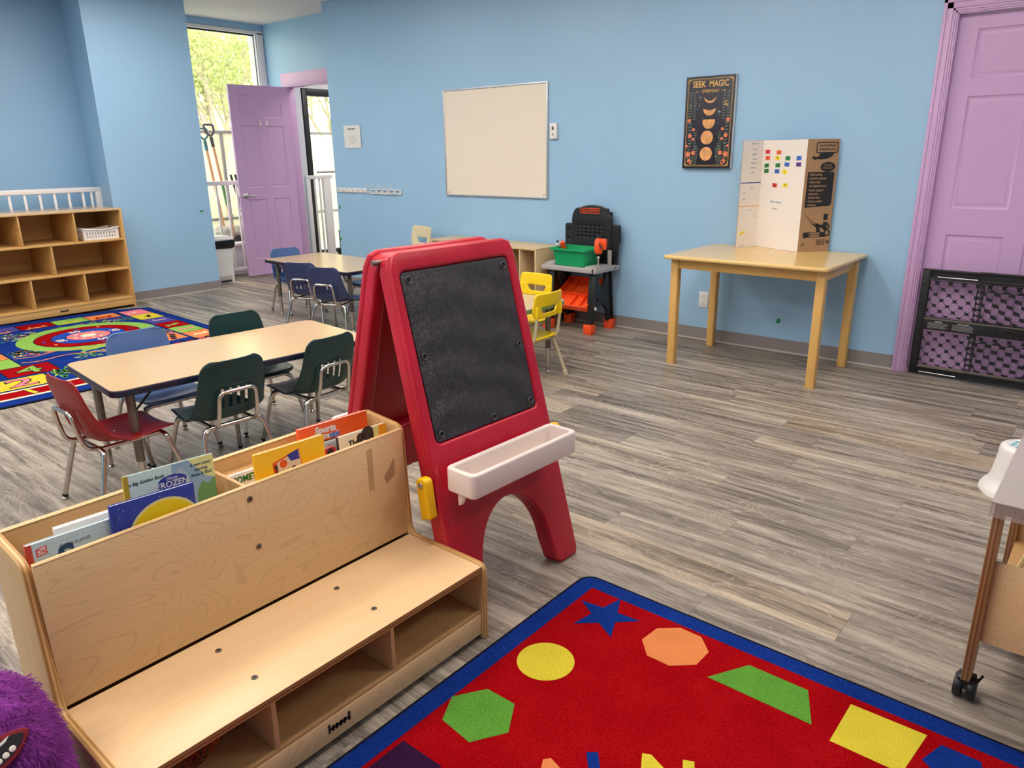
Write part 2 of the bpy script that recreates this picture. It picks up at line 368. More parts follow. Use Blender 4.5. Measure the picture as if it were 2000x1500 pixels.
    def poly(s, pts, z, th, mat, mx=None):
        b = bmesh.new(); vs = [b.verts.new((x, y, z)) for x, y in pts]; f = b.faces.new(vs)
        if f.calc_area() and f.normal.z < 0: f.normal_flip()
        if th:
            g = bmesh.ops.extrude_face_region(b, geom=[f]); bmesh.ops.translate(b, verts=[v for v in g['geom'] if isinstance(v, bmesh.types.BMVert)], vec=(0, 0, th))
            bmesh.ops.recalc_face_normals(b, faces=b.faces)
        return s.merge(b, mat, mx, smooth=False)
    def text(s, txt, size, mat, mx, ext=.0004, bold=0, align='CENTER', sx=1, shear=0):
        cu = bpy.data.curves.new('t', 'FONT'); cu.body = txt; cu.size = size; cu.extrude = ext; cu.align_x = align; cu.align_y = 'CENTER'; cu.resolution_u = 3
        cu.offset = bold*size; cu.shear = shear
        o = bpy.data.objects.new('t', cu); COL.objects.link(o)
        me = bpy.data.meshes.new_from_object(o.evaluated_get(bpy.context.evaluated_depsgraph_get()))
        b = bmesh.new(); b.from_mesh(me); bpy.data.objects.remove(o); bpy.data.curves.remove(cu); bpy.data.meshes.remove(me)
        b.transform(Matrix.Diagonal((sx, 1, 1, 1)))
        return s.merge(b, mat, mx, smooth=False)
    def build(s, name, parent=None, label=None, cat=None, group=None, kind=None, loc=None, rz=0, auto=.72):
        me = bpy.data.meshes.new(name)
        if auto is not None:
            for f in s.bm.faces: f.smooth = True
            for e in s.bm.edges:
                if len(e.link_faces) == 2 and e.calc_face_angle(0) > auto: e.smooth = False
        s.bm.to_mesh(me); s.bm.free()
        for m in s.mats: me.materials.append(m)
        o = bpy.data.objects.new(name, me); COL.objects.link(o)
        if parent: o.parent = parent
        if loc: o.location = loc
        if rz: o.rotation_euler.z = rz
        tag(o, label, cat, group, kind); return o
def fillet(P, r, closed=False):
    out = []; n = len(P)
    for i, p in enumerate(P):
        if not closed and i in (0, n-1): out.append(p); continue
        a, c = P[i-1], P[(i+1) % n]; u, v = (a-p), (c-p)
        rr = r[i] if isinstance(r, (list, tuple)) else r
        d = min(rr, u.length*.48, v.length*.48); u.normalize(); v.normalize()
        if d < 1e-4 or u.dot(v) < -.999: out.append(p); continue
        A, Cc = p+u*d, p+v*d
        for k in range(7):
            t = k/6; out.append(A*(1-t)**2+p*2*t*(1-t)+Cc*t*t)
    return out
def tag(o, label=None, cat=None, group=None, kind=None):
    if label: o['label'] = label
    if cat: o['category'] = cat
    if group: o['group'] = group
    if kind: o['kind'] = kind
    return o
def thing(name, label, cat, loc=(0, 0, 0), rz=0, group=None):
    o = bpy.data.objects.new(name, None); o.empty_display_size = .05; COL.objects.link(o)
    o.location = loc; o.rotation_euler.z = rz; return tag(o, label, cat, group)
def dup(root, loc, rz, label, group=None):
    def cp(o, par):
        c = o.copy(); COL.objects.link(c)
        if par: c.parent = par
        for ch in [k for k in COL.objects if k.parent == o]: cp(ch, c)
        return c
    r = cp(root, None); r.location = loc; r.rotation_euler.z = rz; r['label'] = label
    if group: r['group'] = group
    return r
def rrect(w, h, r, n=6, cx=0, cy=0):
    o = []
    for sx, sy, a in ((1, 1, 0), (-1, 1, 90), (-1, -1, 180), (1, -1, 270)):
        for k in range(n+1):
            t = R(a+90*k/n); o.append((cx+sx*(w/2-r)+r*cos(t), cy+sy*(h/2-r)+r*sin(t)))
    return o
def circ(r, n=24, cx=0, cy=0, sy=1, a0=0):
    return [(cx+r*cos(2*pi*k/n+a0), cy+sy*r*sin(2*pi*k/n+a0)) for k in range(n)]
def baked(o):
    me = bpy.data.meshes.new_from_object(o.evaluated_get(bpy.context.evaluated_depsgraph_get()))
    old = o.data; o.modifiers.clear(); o.data = me; bpy.data.meshes.remove(old); return o
XZ = Matrix.Rotation(R(90), 4, 'X')       # draws (x, y) outlines upright on the xz plane, front facing -y

# ------------------------------------------------------------------ the room
H_C = 2.79; XL = -8.2; XR = 2.6; YB = 4.987; YA = 5.33; YR = -2.6; HC = H_C
def st(mb, name): return mb.build(name, kind='structure')
m = MB(); m.box(XL-.1, XR, YR, 7.4, -.1, 0, 'floor'); st(m, 'floor')
m = MB(); m.box(XL-.1, XR, YR, 7.4, HC, HC+.1, 'ceil'); st(m, 'ceiling')
m = MB(); m.box(-6.6, -1.045, YB, YB+.14, 0, HC, 'wall'); m.box(-1.045, -.035, YB, YB+.14, 2.10, HC, 'wall'); m.box(-.035, XR, YB, YB+.14, 0, HC, 'wall'); st(m, 'wall_back')
m = MB(); m.box(XL-.15, XL, YR, 3.7, 0, HC, 'wall'); m.box(XL-.15, XL, 3.7, YA+.14, 2.72, HC, 'wall'); m.box(XL-.15, XL, YA, 5.78, 0, HC, 'wallw')
m.box(XL-.15, XL, 3.7, YA, 0, .36, 'wallw'); m.box(XL-.15, XL, 5.23, YA, .36, 2.72, 'wallw'); m.box(XL-.15, XL, 5.78, 7.4, 2.14, HC, 'wallw'); m.box(XL-.15, XL, 5.78, 7.4, 0, .06, 'wallw')
st(m, 'wall_left')
m = MB(); m.plate([(-7.44, 3.05), (-7.44, 4.01), (-8.2, 4.01), (-8.2, 3.19)], HC, 'wall', mx=T(z=HC/2)); st(m, 'wall_column')
m = MB(); m.box(XL, -7.80, YA, YA+.08, 0, HC, 'wall'); m.box(-7.80, -6.95, YA, YA+.08, 2.10, HC, 'wall'); m.box(-6.95, -5.5, YA, YA+.08, 0, HC, 'wall'); st(m, 'wall_alcove')
m = MB(); m.box(XR, XR+.1, YR, YB, 0, HC, 'wall'); st(m, 'wall_right')
m = MB(); m.box(XL, XR, YR-.1, YR, 0, HC, 'wall'); st(m, 'wall_rear')
m = MB(); m.box(XL, -5.4, 7.3, 7.4, 0, HC, 'wallw'); m.box(-5.5, -5.4, YA+.12, 7.3, 0, HC, 'wallw'); st(m, 'wall_entry')
m = MB()
for a, b in ((-6.6, -1.055), (-.026, XR)):
    m.box(a, b, YB-.006, YB+.001, .012, .094, 'base'); m.box(a, b, YB-.014, YB+.001, 0, .013, 'caulk', .003)
st(m, 'baseboard_back')
m = MB(); m.box(-7.44, -7.434, 3.05, 4.01, .01, .092, 'base'); m.box(-7.44, -7.428, 3.05, 4.01, 0, .012, 'caulk'); st(m, 'baseboard_column')
m = MB(); m.box(XL, XL+.006, YR, 3.2, .0, .092, 'base'); st(m, 'baseboard_left')

# big window beside the open door: white frame, black gasket, glass
w = bpy.data.objects.new('window_1', None); COL.objects.link(w); tag(w, kind='structure')
m = MB(); m.box(XL-.06, XL+.012, 3.72, 5.325, 2.68, 2.715, 'whitewood', .004); m.box(XL-.06, XL+.012, 5.245, 5.325, .36, 2.70, 'whitewood', .004); m.box(XL-.08, XL+.05, 3.72, 5.325, .345, .375, 'whitewood', .004)
m.build('window_frame', w)
m = MB(); m.box(XL-.05, XL-.03, 3.72, 5.245, 2.665, 2.68, 'dark'); m.box(XL-.05, XL-.03, 5.228, 5.245, .38, 2.68, 'dark'); m.build('gasket', w)
m = MB(); m.box(XL-.044, XL-.038, 3.72, 5.24, .37, 2.68, 'glass'); m.build('glass_pane', w)
w = bpy.data.objects.new('window_2', None); COL.objects.link(w); tag(w, kind='structure')
m = MB(); m.box(XL-.09, XL+.0, 5.80, 5.87, .06, 2.135, 'black', .004); m.box(XL-.09, XL, 6.95, 7.02, .06, 2.135, 'black', .004); m.box(XL-.09, XL, 5.87, 6.95, 2.055, 2.135, 'black', .004); m.box(XL-.09, XL, 5.87, 6.95, .06, .16, 'black', .004)
m.build('door_frame', w)
m = MB(); m.box(XL-.05, XL-.044, 5.86, 6.96, .15, 2.07, 'glass'); m.build('glass_pane', w)
m = MB(); m.tube([(XL+.04, 5.90, 1.145), (XL+.04, 6.9, 1.145)], .014, 'metal'); m.cyl((XL+.0, 5.93, 1.145), (XL+.04, 5.93, 1.145), .01, 'metal'); m.build('push_bar', w)

# pink and purple trim of the alcove door
m = MB(); m.box(-7.90, -6.7, YA-.018, YA, 2.115, 2.245, 'pink', .002); st(m, 'trim_1')
m = MB(); m.box(-7.81, -7.795, YA-.02, YA+.085, 0, 2.115, 'purple', .002); m.box(-7.80, -6.9, YA-.02, YA+.085, 2.095, 2.115, 'purple', .002); m.box(-7.87, -7.81, YA-.016, YA, 0, 2.115, 'purple', .002); st(m, 'trim_2')

def panel_door(mb, W_, H_, side, panels, th=.035, mat='purple'):
    """a moulded six-panel leaf in local x (0..W_), front at y=0 facing -y"""
    b = bmesh.new()
    xs = sorted({0, W_}|{p[0] for p in panels}|{p[1] for p in panels}); zs = sorted({0, H_}|{p[2] for p in panels}|{p[3] for p in panels})
    for y, flip in ((0, 0), (th, 1)):
        V = {(x, z): b.verts.new((x, y, z)) for x in xs for z in zs}
        for i in range(len(xs)-1):
            for j in range(len(zs)-1):
                x0, x1, z0, z1 = xs[i], xs[i+1], zs[j], zs[j+1]
                q = [V[x0, z0], V[x1, z0], V[x1, z1], V[x0, z1]]
                cov = [p for p in panels if p[0] <= x0+1e-6 and x1 <= p[1]+1e-6 and p[2] <= z0+1e-6 and z1 <= p[3]+1e-6]
                if cov:
                    s = -1 if flip else 1; prev = q; 
                    for ins, dy in ((.006, .006), (.014, .008), (.030, .001), (.034, .001)):
                        cur = [b.verts.new((x, y+s*dy, z)) for x, z in ((x0+ins, z0+ins), (x1-ins, z0+ins), (x1-ins, z1-ins), (x0+ins, z1-ins))]
                        for k in range(4): b.faces.new((prev[k], prev[(k+1) % 4], cur[(k+1) % 4], cur[k]))
                        prev = cur
                    b.faces.new(prev)
                else: b.faces.new(q)
    bmesh.ops.recalc_face_normals(b, faces=b.faces)
    for x0, x1, z0, z1 in ((0, W_, 0, 0), (0, W_, H_, H_)):
        b.faces.new([b.verts.new(c) for c in ((0, 0, z0), (W_, 0, z0), (W_, th, z0), (0, th, z0))])
    for x in (0, W_): b.faces.new([b.verts.new(c) for c in ((x, 0, 0), (x, th, 0), (x, th, H_), (x, 0, H_))])
    return mb.merge(b, mat, None, smooth=False)

# right-hand closed door
PT = [(.095, .385, 1.69, 1.945), (.095, .385, .99, 1.60), (.095, .385, .22, .84), (.485, .775, 1.69, 1.945), (.485, .775, .99, 1.60), (.485, .775, .22, .84)]
d = bpy.data.objects.new('door_1', None); d.location = (-.975, YB+.035, .012); COL.objects.link(d); tag(d, kind='structure')
m = MB(); panel_door(m, .87, 2.02, 1, PT); m.build('door_leaf', d)
m = MB(); m.lathe([(0, 0), (.03, 0), (.03, .008), (.012, .012), (.011, .035), (.026, .045), (.029, .058), (.02, .068), (0, .070)], 'metal', mx=T(.80, 0, .98, rx=R(90))); m.build('door_knob', d)
m = MB()
def cas(w0, w1, dz, proud): # stepped casing, left jamb, head, right jamb
    m.box(-.975-w1, -.975-w0, YB-proud, YB+.002, 0, 2.035+w1, 'purple', .0015)
    m.box(-.105+w0, -.105+w1, YB-proud, YB+.002, 0, 2.035+w1, 'purple', .0015)
    m.box(-.975-w1, -.105+w1, YB-proud, YB+.002, 2.035+w0, 2.035+w1, 'purple', .0015)
for a, b_, pr in ((.0, .008, .006), (.008, .018, .010), (.018, .030, .014), (.030, .060, .018), (.060, .078, .022)): cas(a, b_, 0, pr)
m.box(-.987, -.975, YB-.002, YB+.14, 0, 2.04, 'purple'); m.box(-.105, -.093, YB-.002, YB+.14, 0, 2.04, 'purple'); m.box(-.987, -.093, YB-.002, YB+.14, 2.035, 2.047, 'purple')
st(m, 'trim_3')

# open door leaf of the alcove
fx, fy = -7.84, 4.60; hx, hy = -7.765, 5.30; ang = math.atan2(hy-fy, hx-fx); LW = math.hypot(hx-fx, hy-fy)
d = bpy.data.objects.new('door_2', None); d.location = (fx, fy, .02); d.rotation_euler.z = ang; COL.objects.link(d); tag(d, kind='structure')
z6 = [(.165, .86), (.98, 1.62), (1.73, 2.00)]
pp = [(a, b_, z0, z1) for a, b_ in ((.10, .305), (.40, .605)) for z0, z1 in ((.19, .86), (.985, 1.655), (1.735, 1.975))]
m = MB(); panel_door(m, LW, 2.075, 1, pp); m.build('door_leaf', d)
m = MB(); m.lathe([(0, 0), (.032, 0), (.032, .006), (.024, .014), (.012, .018), (.011, .04), (0, .042)], 'metal', mx=T(.06, 0, .90, rx=R(90)))
m.tube([(.06, -.04, .90), (.08, -.048, .90), (.16, -.044, .902), (.175, -.04, .90)], .009, 'metal', .01, r1=.006); m.build('door_handle', d)
for x in (.33, .405):
    m = MB(); m.box(x-.006, x+.006, -.006, 0, 1.655, 1.715, 'white', .002); m.tube([(x, -.004, 1.66), (x, -.022, 1.655), (x, -.024, 1.68)], .004, 'white', .006); m.build('coat_hook', d, label='small white stick-on hook')

# ------------------------------------------------------------------ reading bench (near left)
bt = thing('reading_bench', 'low birch plywood book bench with a seat ledge and open cubbies, red easel behind it', 'bench', (-1.24, .35, 0))
# local: +y along the length (0..1), -x towards the back
def side_panel(y0, y1):
    out = fil2([(0, 0), (0, .242), (-.300, .242), (-.318, .585), (-.50, .60), (-.50, 0)], [.006, .03, .035, .03, .03, .006])
    m = MB(); m.plate(out, y1-y0, 'plyz', bev=.004, mx=T(0, (y0+y1)/2, 0, rx=R(90)))
    # show the laminated edge on the rim faces
    i = m.mi('edge')
    for f in m.bm.faces:
        if abs(f.normal.y) < .8: f.material_index = i
    m.build('side_panel', bt, auto=R(40))
def fil2(P, rs):
    return [(v.x, v.y) for v in fillet([Vector((x, y, 0)) for x, y in P], rs, True)]
side_panel(0, .018); side_panel(.982, 1.0)
def ply(mb, x0, x1, y0, y1, z0, z1, face, edge='edgez', bev=.0012, test=None, mx=None):
    k = len(mb.bm.faces); mb.box(x0, x1, y0, y1, z0, z1, face, bev, mx=mx); mb.bm.faces.ensure_lookup_table(); return mb
m = MB(); m.box(-.318, -.306, .018, .982, .245, .578, 'ply', .001)
m.box(-.3175, -.3055, .018, .982, .5775, .5795, 'edgez')
m.build('front_panel', bt)
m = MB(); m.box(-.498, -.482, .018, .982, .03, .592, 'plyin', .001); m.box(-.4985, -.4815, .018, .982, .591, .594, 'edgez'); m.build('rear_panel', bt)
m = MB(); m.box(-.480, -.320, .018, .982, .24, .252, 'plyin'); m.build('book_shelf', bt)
m = MB(); m.box(-.3045, -.004, .018, .982, .222, .238, 'plyseat', .0015); m.box(-.0050, -.0030, .018, .982, .2222, .2378, 'edgesz'); m.build('seat_board', bt)
for y in (.484, .820-.5):
    pass
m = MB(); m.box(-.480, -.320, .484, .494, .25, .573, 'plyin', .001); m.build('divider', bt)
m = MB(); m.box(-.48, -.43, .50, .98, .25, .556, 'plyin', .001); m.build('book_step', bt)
for y in (.319, .657):
    m = MB(); m.box(-.300, -.012, y-.006, y+.006, .092, .222, 'plyz', .001); m.build('divider', bt)
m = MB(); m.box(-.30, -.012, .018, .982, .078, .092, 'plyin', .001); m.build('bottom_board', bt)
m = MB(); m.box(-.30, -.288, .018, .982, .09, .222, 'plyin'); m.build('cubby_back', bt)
m = MB(); m.box(-.022, -.010, .018, .982, .018, .082, 'ply', .001); m.build('toe_kick', bt)
m = MB()
def logo(mb, mx):   # little stamped train-track emblem
    mb.box(-.030, .030, -.004, .004, 0, .0008, 'ink', mx=mx)
    for x in (-.029, .029): mb.box(x-.003, x+.003, -.010, .010, 0, .0008, 'ink', mx=mx); mb.ball((x, .011, 0), .0045, 'ink', (1, 1, .2), 8, mx)
    for x in (-.018, -.008, .004, .015): mb.box(x-.003, x+.003, -.009, .007, 0, .0008, 'ink', mx=mx)
logo(m, T(-.0098, .478, .052, rx=R(90), rz=R(90))); m.build('stamped_emblem', bt)
for x, y in ((-.238, .323), (-.088, .325), (-.234, .66), (-.084, .662)):
    m = MB(); m.lathe([(0, .0002), (.003, .0002), (.0032, .0016), (.0075, .0014), (.008, 0)], 'gmetal', 16, T(x, y, .238)); m.cyl((x, y, .2382), (x, y, .2402), .0030, 'ink', seg=6); m.build('screw', bt)
for y, z in ((.486, .545), (.494, .412)):
    m = MB(); m.lathe([(0, .0002), (.003, .0002), (.0032, .0016), (.0075, .0014), (.008, 0)], 'gmetal', 16, T(-.306, y, z, ry=R(90))); m.cyl((-.3055, y, z), (-.3038, y, z), .0030, 'ink', seg=6); m.build('screw', bt)
m = MB(); m.box(-.3058, -.3054, .848, .868, .43, .555, 'paperw'); m.build('tape_residue', bt).data.materials[0] = translucent('old_tape', (226, 196, 150), .72, .3)
m = MB(); m.poly([(.905, .455), (.945, .500), (.945, .448), (.912, .430)], 0, .0003, 'card', mx=T(-.3056, 0, 0)@Matrix(((0,0,1,0),(1,0,0,0),(0,1,0,0),(0,0,0,1)))); m.build('peeled_patch', bt)

# ---- books in the trough
def book(name, label, P0, P1, h, th, cover, spine=None, lean=.06, art=None):
    """P0, P1: top corners left and right of the cover (world), cover facing +x"""
    a, b = Vector(P0), Vector(P1); w = (b-a).length; ex = (b-a).normalized()
    nrm = Vector((1, 0, lean)); nrm = (nrm-ex*nrm.dot(ex)).normalized(); ez = nrm.cross(ex)   # ez = up within the cover
    o = thing(name, label, 'book', (0, 0, 0), group=None); o.matrix_world = Matrix(((ex.x, ez.x, nrm.x, a.x), (ex.y, ez.y, nrm.y, a.y), (ex.z, ez.z, nrm.z, a.z), (0, 0, 0, 1)))
    # local: x to the right 0..w, y up (-h..0), z out of the cover
    m = MB(); m.box(.002, w-.001, -h+.002, -.002, -th+.001, -.001, 'paper'); m.build('pages', o)
    m = MB(); m.box(0, w, -h, 0, -.0012, 0, cover, .0005); m.box(0, w, -h, 0, -th-.0004, -th+.001, cover, .0005)
    m.box(-.0012, .0012, -h, 0, -th, 0, spine or cover, .0005); m.build('cover', o)
    if art: 
        m = MB(); art(m, w, h); m.build('cover_print', o)
    return o
PL = lambda x, y, r=0, z=.0003: T(x, y, z, rz=r)
def flat(mb, pts, mat, z=.0002, mx=None): mb.poly(pts, z, .0002, mat, mx)
def a_sophie(m, w, h):
    m.box(0, .010, -h, 0, 0, .0004, 'bk_red'); m.text('Sophie', .075, 'bk_navyink', PL(.150, -.052), bold=.03, sx=.95)
    flat(m, [(.016, -.014), (.036, -.010), (.036, -.028), (.016, -.030)], 'card_red'); flat(m, [(.018, -.016), (.034, -.012), (.034, -.026), (.018, -.028)], 'paper', .0004); m.text('DK', .014, 'card_red', PL(.026, -.0205, z=.0008))
    m.text('Sophie la girafe', .010, 'inkg', PL(.088, -.022), shear=.3)
    for k in range(17): m.box(.040+k*.0095, .045+k*.0095, -.0105, -.0100, 0, .0004, 'paper')
book('picture_book', 'pale grey picture book with red spine and Sophie in blue, leftmost in the bench', (-1.590, .374, .605), (-1.590, .560, .600), .24, .012, 'bk_sophie', 'bk_red', art=a_sophie)
book('board_book', 'white edged hardcover just behind the pale grey Sophie book', (-1.638, .445, .598), (-1.638, .60, .594), .23, .016, 'paper', 'paperw')
def a_moon(m, w, h):
    m.plate(circ(.078, 40), .0004, 'bk_sun', mx=PL(.112, -.100, z=.0004)); m.plate(circ(.084, 40), .0002, 'bk_lemon', mx=PL(.112, -.100, z=.0002))
    for k in range(14): m.plate(circ(random.choice((.0008, .0012)), 6), .0002, 'paper', mx=PL(random.uniform(.01, w-.01), random.uniform(-.05, -.006)))
    m.box(.006, .0075, -.045, -.022, 0, .0004, 'ink')
book('picture_book', 'dark blue picture book with a big yellow moon', (-1.580, .536, .632), (-1.576, .720, .624), .25, .009, 'bk_moon', 'bk_moon', lean=.02, art=a_moon)
def a_gold(m, w, h):
    m.box(0, .010, -h, 0, 0, .0005, 'bk_goldspine')
    flat(m, [(.11, 0), (w, 0), (w, -h), (.11, -h)], 'bk_icy'); flat(m, [(.15, 0), (w, 0), (w, -.06), (.19, -.05)], 'bk_lemon', .0004)
    flat(m, [(.165, -.085), (.18, -.060), (.195, -.072), (w, -.055), (w, -h), (.16, -h)], 'bk_meadow', .0004)
    flat(m, [(.10, -.04), (.13, -.012), (.145, -.03), (.16, -.09), (.10, -.09)], 'bk_sophie', .0003)
    m.plate(circ(.036, 24, sy=.5), .0004, 'bk_moon', mx=PL(.108, -.042, z=.0008)); m.text('Disney', .010, 'paper', PL(.108, -.032, z=.0012)); m.text('FROZEN', .020, 'paper', PL(.108, -.046, z=.0012), bold=.01)
    m.text('a Big Golden Book', .0105, 'ink', PL(.050, -.022, R(1)), shear=.25)
    for k, t in enumerate(('A new story', 'starring', 'Anna & Elsa!')): m.text(t, .0105, 'bk_navyink', PL(.180, -.016-k*.0125, z=.0009))
book('golden_picture_book', 'pale icy green storybook with a gold spine, standing behind the moon book', (-1.655, .600, .656), (-1.655, .813, .645), .26, .007, 'bk_pale', 'bk_goldspine', art=a_gold)
def a_some(m, w, h): m.text('SOMET', .024, 'bk_green', PL(.045, -.018), bold=.035, sx=.85)
book('storybook', 'cream storybook with green capitals SOMET, low beside the yellow book', (-1.650, .842, .572), (-1.650, 1.02, .568), .22, .010, 'paper', art=a_some)
def a_cur(m, w, h):
    flat(m, [(.045, -.036), (.125, -.016), (.130, -.075), (.050, -.10)], 'bk_orange'); flat(m, [(.058, -.038), (.123, -.020), (.128, -.074), (.060, -.095)], 'bk_cream', .0004)
    flat(m, [(.088, -.025), (.121, -.018), (.124, -.044), (.098, -.044)], 'bk_moon', .0006); m.plate(circ(.011, 16), .0002, 'bk_orange', mx=PL(.076, -.045, z=.0007)); m.text('MYSTER', .013, 'ink', PL(.0535, -.066, R(-90), .001), bold=.02)
    m.plate(circ(.008, 12), .0002, 'bk_dk', mx=PL(.105, -.066, z=.0007)); m.box(.146, .152, -.070, -.064, 0, .0003, 'bk_dk')
book('picture_book', 'bright yellow picture book with a small square sticker, middle of the right bin', (-1.600, .892, .627), (-1.592, 1.094, .624), .25, .012, 'bk_yellow', 'bk_yellow', art=a_cur)
def a_si(m, w, h):
    for k, t in enumerate(('Sports', 'Illustrated')): m.text(t, .027-k*.004, 'paper', PL(.088-k*.004, -.020-k*.019, R(-3)), bold=.05)
    m.text('KIDS', .016, 'card_blue', PL(.116, -.043, z=.0009), bold=.05)
    flat(m, [(0, -.052), (w, -.052), (w, -.055), (0, -.055)], 'bk_dk'); flat(m, [(0, -.055), (w, -.055), (w, -h), (0, -h)], 'bk_cream')
book('magazine_book', 'bright orange Sports Illustrated Kids book at the right end, taller than its neighbours', (-1.690, 1.083, .616), (-1.690, 1.322, .608), .26, .013, 'bk_orange', 'bk_orange', art=a_si)
def a_the(m, w, h):
    for cx, cy, r in ((.10, -.004, .022), (.13, -.016, .018), (.075, -.010, .014)): m.plate(circ(r, 10), .0003, 'bk_dk', mx=PL(cx, cy-.01))
    flat(m, [(.135, 0), (w, 0), (w, -.08), (.14, -.06)], 'bk_amber', .0006); flat(m, [(.12, 0), (.14, 0), (.137, -.06), (.122, -.06)], 'bk_lemon', .0008); m.text('The', .022, 'ink', PL(.050, -.028, z=.0009), bold=.02)
book('picture_book', 'cream and amber picture book with black patches, right end of the bench', (-1.612, 1.155, .590), (-1.606, 1.322, .588), .22, .010, 'bk_cream', 'bk_dk', art=a_the)
def a_cl(m, w, h):
    m.plate(circ(.019, 24), .0003, 'card_red', mx=PL(.030, -.028)); m.plate(circ(.011, 16), .0003, 'bk_dk', mx=PL(.030, -.030, z=.0006)); m.text('CLIFFORD', .007, 'paper', PL(.030, -.015, z=.0008))
book('picture_book', 'blue grey picture book with a red round badge, beside the yellow book', (-1.632, 1.108, .578), (-1.632, 1.24, .578), .20, .008, 'bk_grey', 'bk_grey', art=a_cl)

# ---- copper wire bowl in the left cubby, plush at the bench's left end
t = thing('wire_bowl', 'copper wire fruit bowl inside the left cubby under the bench seat', 'bowl', (-1.405, .508, .0925))
m = MB(); m.tube([(.115*cos(2*pi*k/40), .115*sin(2*pi*k/40), .108) for k in range(40)], .0032, 'copper', closed=True, seg=8); m.build('rim', t)
m = MB(); m.tube([(.045*cos(2*pi*k/24), .045*sin(2*pi*k/24), .003) for k in range(24)], .0025, 'copper', closed=True, seg=6); m.build('base_ring', t)
m = MB()
for k in range(26):
    for tw in (.55, -.55):
        a = 2*pi*k/26; m.tube([((.045+.07*math.sin(q*pi/2/6))*cos(a+tw*q/6), (.045+.07*math.sin(q*pi/2/6))*sin(a+tw*q/6), .003+.105*(1-cos(q*pi/2/6))) for q in range(7)], .0011, 'copper', seg=5)
m.build('wire_mesh', t)

pl = thing('plush_monster', 'shaggy purple plush monster with an open toothy mouth, by the bench left end', 'soft toy', (-1.445, .235, 0))
def plush_surface():
    b = bmesh.new(); bmesh.ops.create_icosphere(b, subdivisions=5, radius=1)
    from mathutils import noise
    for v in b.verts:
        n = v.co.normalized(); z = n.z
        w = .118 if z > 0 else .135
        p = Vector((n.x*w*1.36, n.y*.090, z*.228+.228))
        if z > .15: p.x += .03*(z-.15); p.x *= 1-.10*max(0, z-.3)
        k = noise.noise(p*22)*.010 + noise.noise(p*60)*.005
        v.co = p + n*k
    return b
b = plush_surface(); pts = [(f.calc_center_median().copy(), f.normal.copy()) for f in b.faces]
m = MB(); m.merge(b, 'fur'); body = m.build('body', pl)
# fur strands over the body
m = MB(); bb = bmesh.new(); rnd = random.Random(3)
for c, n in pts:
    if c.z < .14: continue
    for _ in range(3):
        p = c + Vector((rnd.uniform(-1, 1), rnd.uniform(-1, 1), rnd.uniform(-1, 1)))*.005
        tdir = (n*.9 + Vector((rnd.uniform(-.5, .5), rnd.uniform(-.5, .5), -.75+rnd.uniform(-.4, .3)))).normalized(); L_ = rnd.uniform(.010, .019)
        s_ = n.cross(tdir); s_ = (s_.normalized() if s_.length > 1e-3 else n.orthogonal().normalized())*.0011
        v1, v2, v3, v4 = bb.verts.new(p-s_), bb.verts.new(p+s_), bb.verts.new(p+tdir*L_*.6+s_*.6+Vector((0, 0, -.0015))), bb.verts.new(p+tdir*L_+Vector((0, 0, -.005)))
        bb.faces.new((v1, v2, v3)); bb.faces.new((v1, v3, v4))
m.merge(bb, 'fur', None, smooth=False); m.build('shaggy_fur', pl, kind='stuff')

from mathutils.bvhtree import BVHTree
bv = BVHTree.FromObject(body, bpy.context.evaluated_depsgraph_get())
dv = Vector((-.8045, .1250, -.583)).normalized()          # facing up and out into the room
hit = bv.ray_cast(Vector((1.445, -.235, 1.34)), dv)[0] or Vector((.08, -.02, .40))
ex_ = dv.cross(Vector((0, 0, 1))).normalized(); ez_ = ex_.cross(dv).normalized()
MX = Matrix(((ex_.x, ez_.x, -dv.x, hit.x-dv.x*.004), (ex_.y, ez_.y, -dv.y, hit.y), (ex_.z, ez_.z, -dv.z, hit.z), (0, 0, 0, 1))) @ Matrix.Rotation(R(24), 4, 'Z') @ Matrix.Diagonal((.62, .62, .5, 1))
lens_ = lambda a, b_: [(a*cos(t), b_*sin(t)*(1-.35*cos(t)**2)) for t in [2*pi*k/28 for k in range(28)]]
m = MB(); m.plate(lens_(.085, .040), .050, 'maroon', bev=.006, mx=MX); mo = m.build('mouth_rim', pl)
m = MB(); m.plate(lens_(.070, .027), .054, 'dark', mx=MX); m.build('mouth_opening', pl)
for k in range(4):
    m = MB(); m.plate(circ(.0085, 14), .060, 'tooth', bev=.003, mx=MX@T(-.030+k*.020, -.016+abs(k-1.5)*.002)); m.build('tooth', pl)
m = MB(); m.plate([(-.05, .020), (.045, .021), (.03, .013), (-.03, .013)], .058, 'tooth', bev=.001, mx=MX); m.build('upper_teeth', pl)
m = MB(); m.ball((.10, -.03, .060), .055, 'bluefelt', (1.3, 1, .9)); m.ball((.12, .055, .05), .045, 'bluefelt', (1.3, 1, .9)); m.build('blue_feet', pl)

# ------------------------------------------------------------------ red easel
ea = thing('chalkboard_easel', 'tall red plastic A-frame easel with a dusty chalkboard and ivory tray', 'easel', (-1.652, 1.632, 0), R(-2))
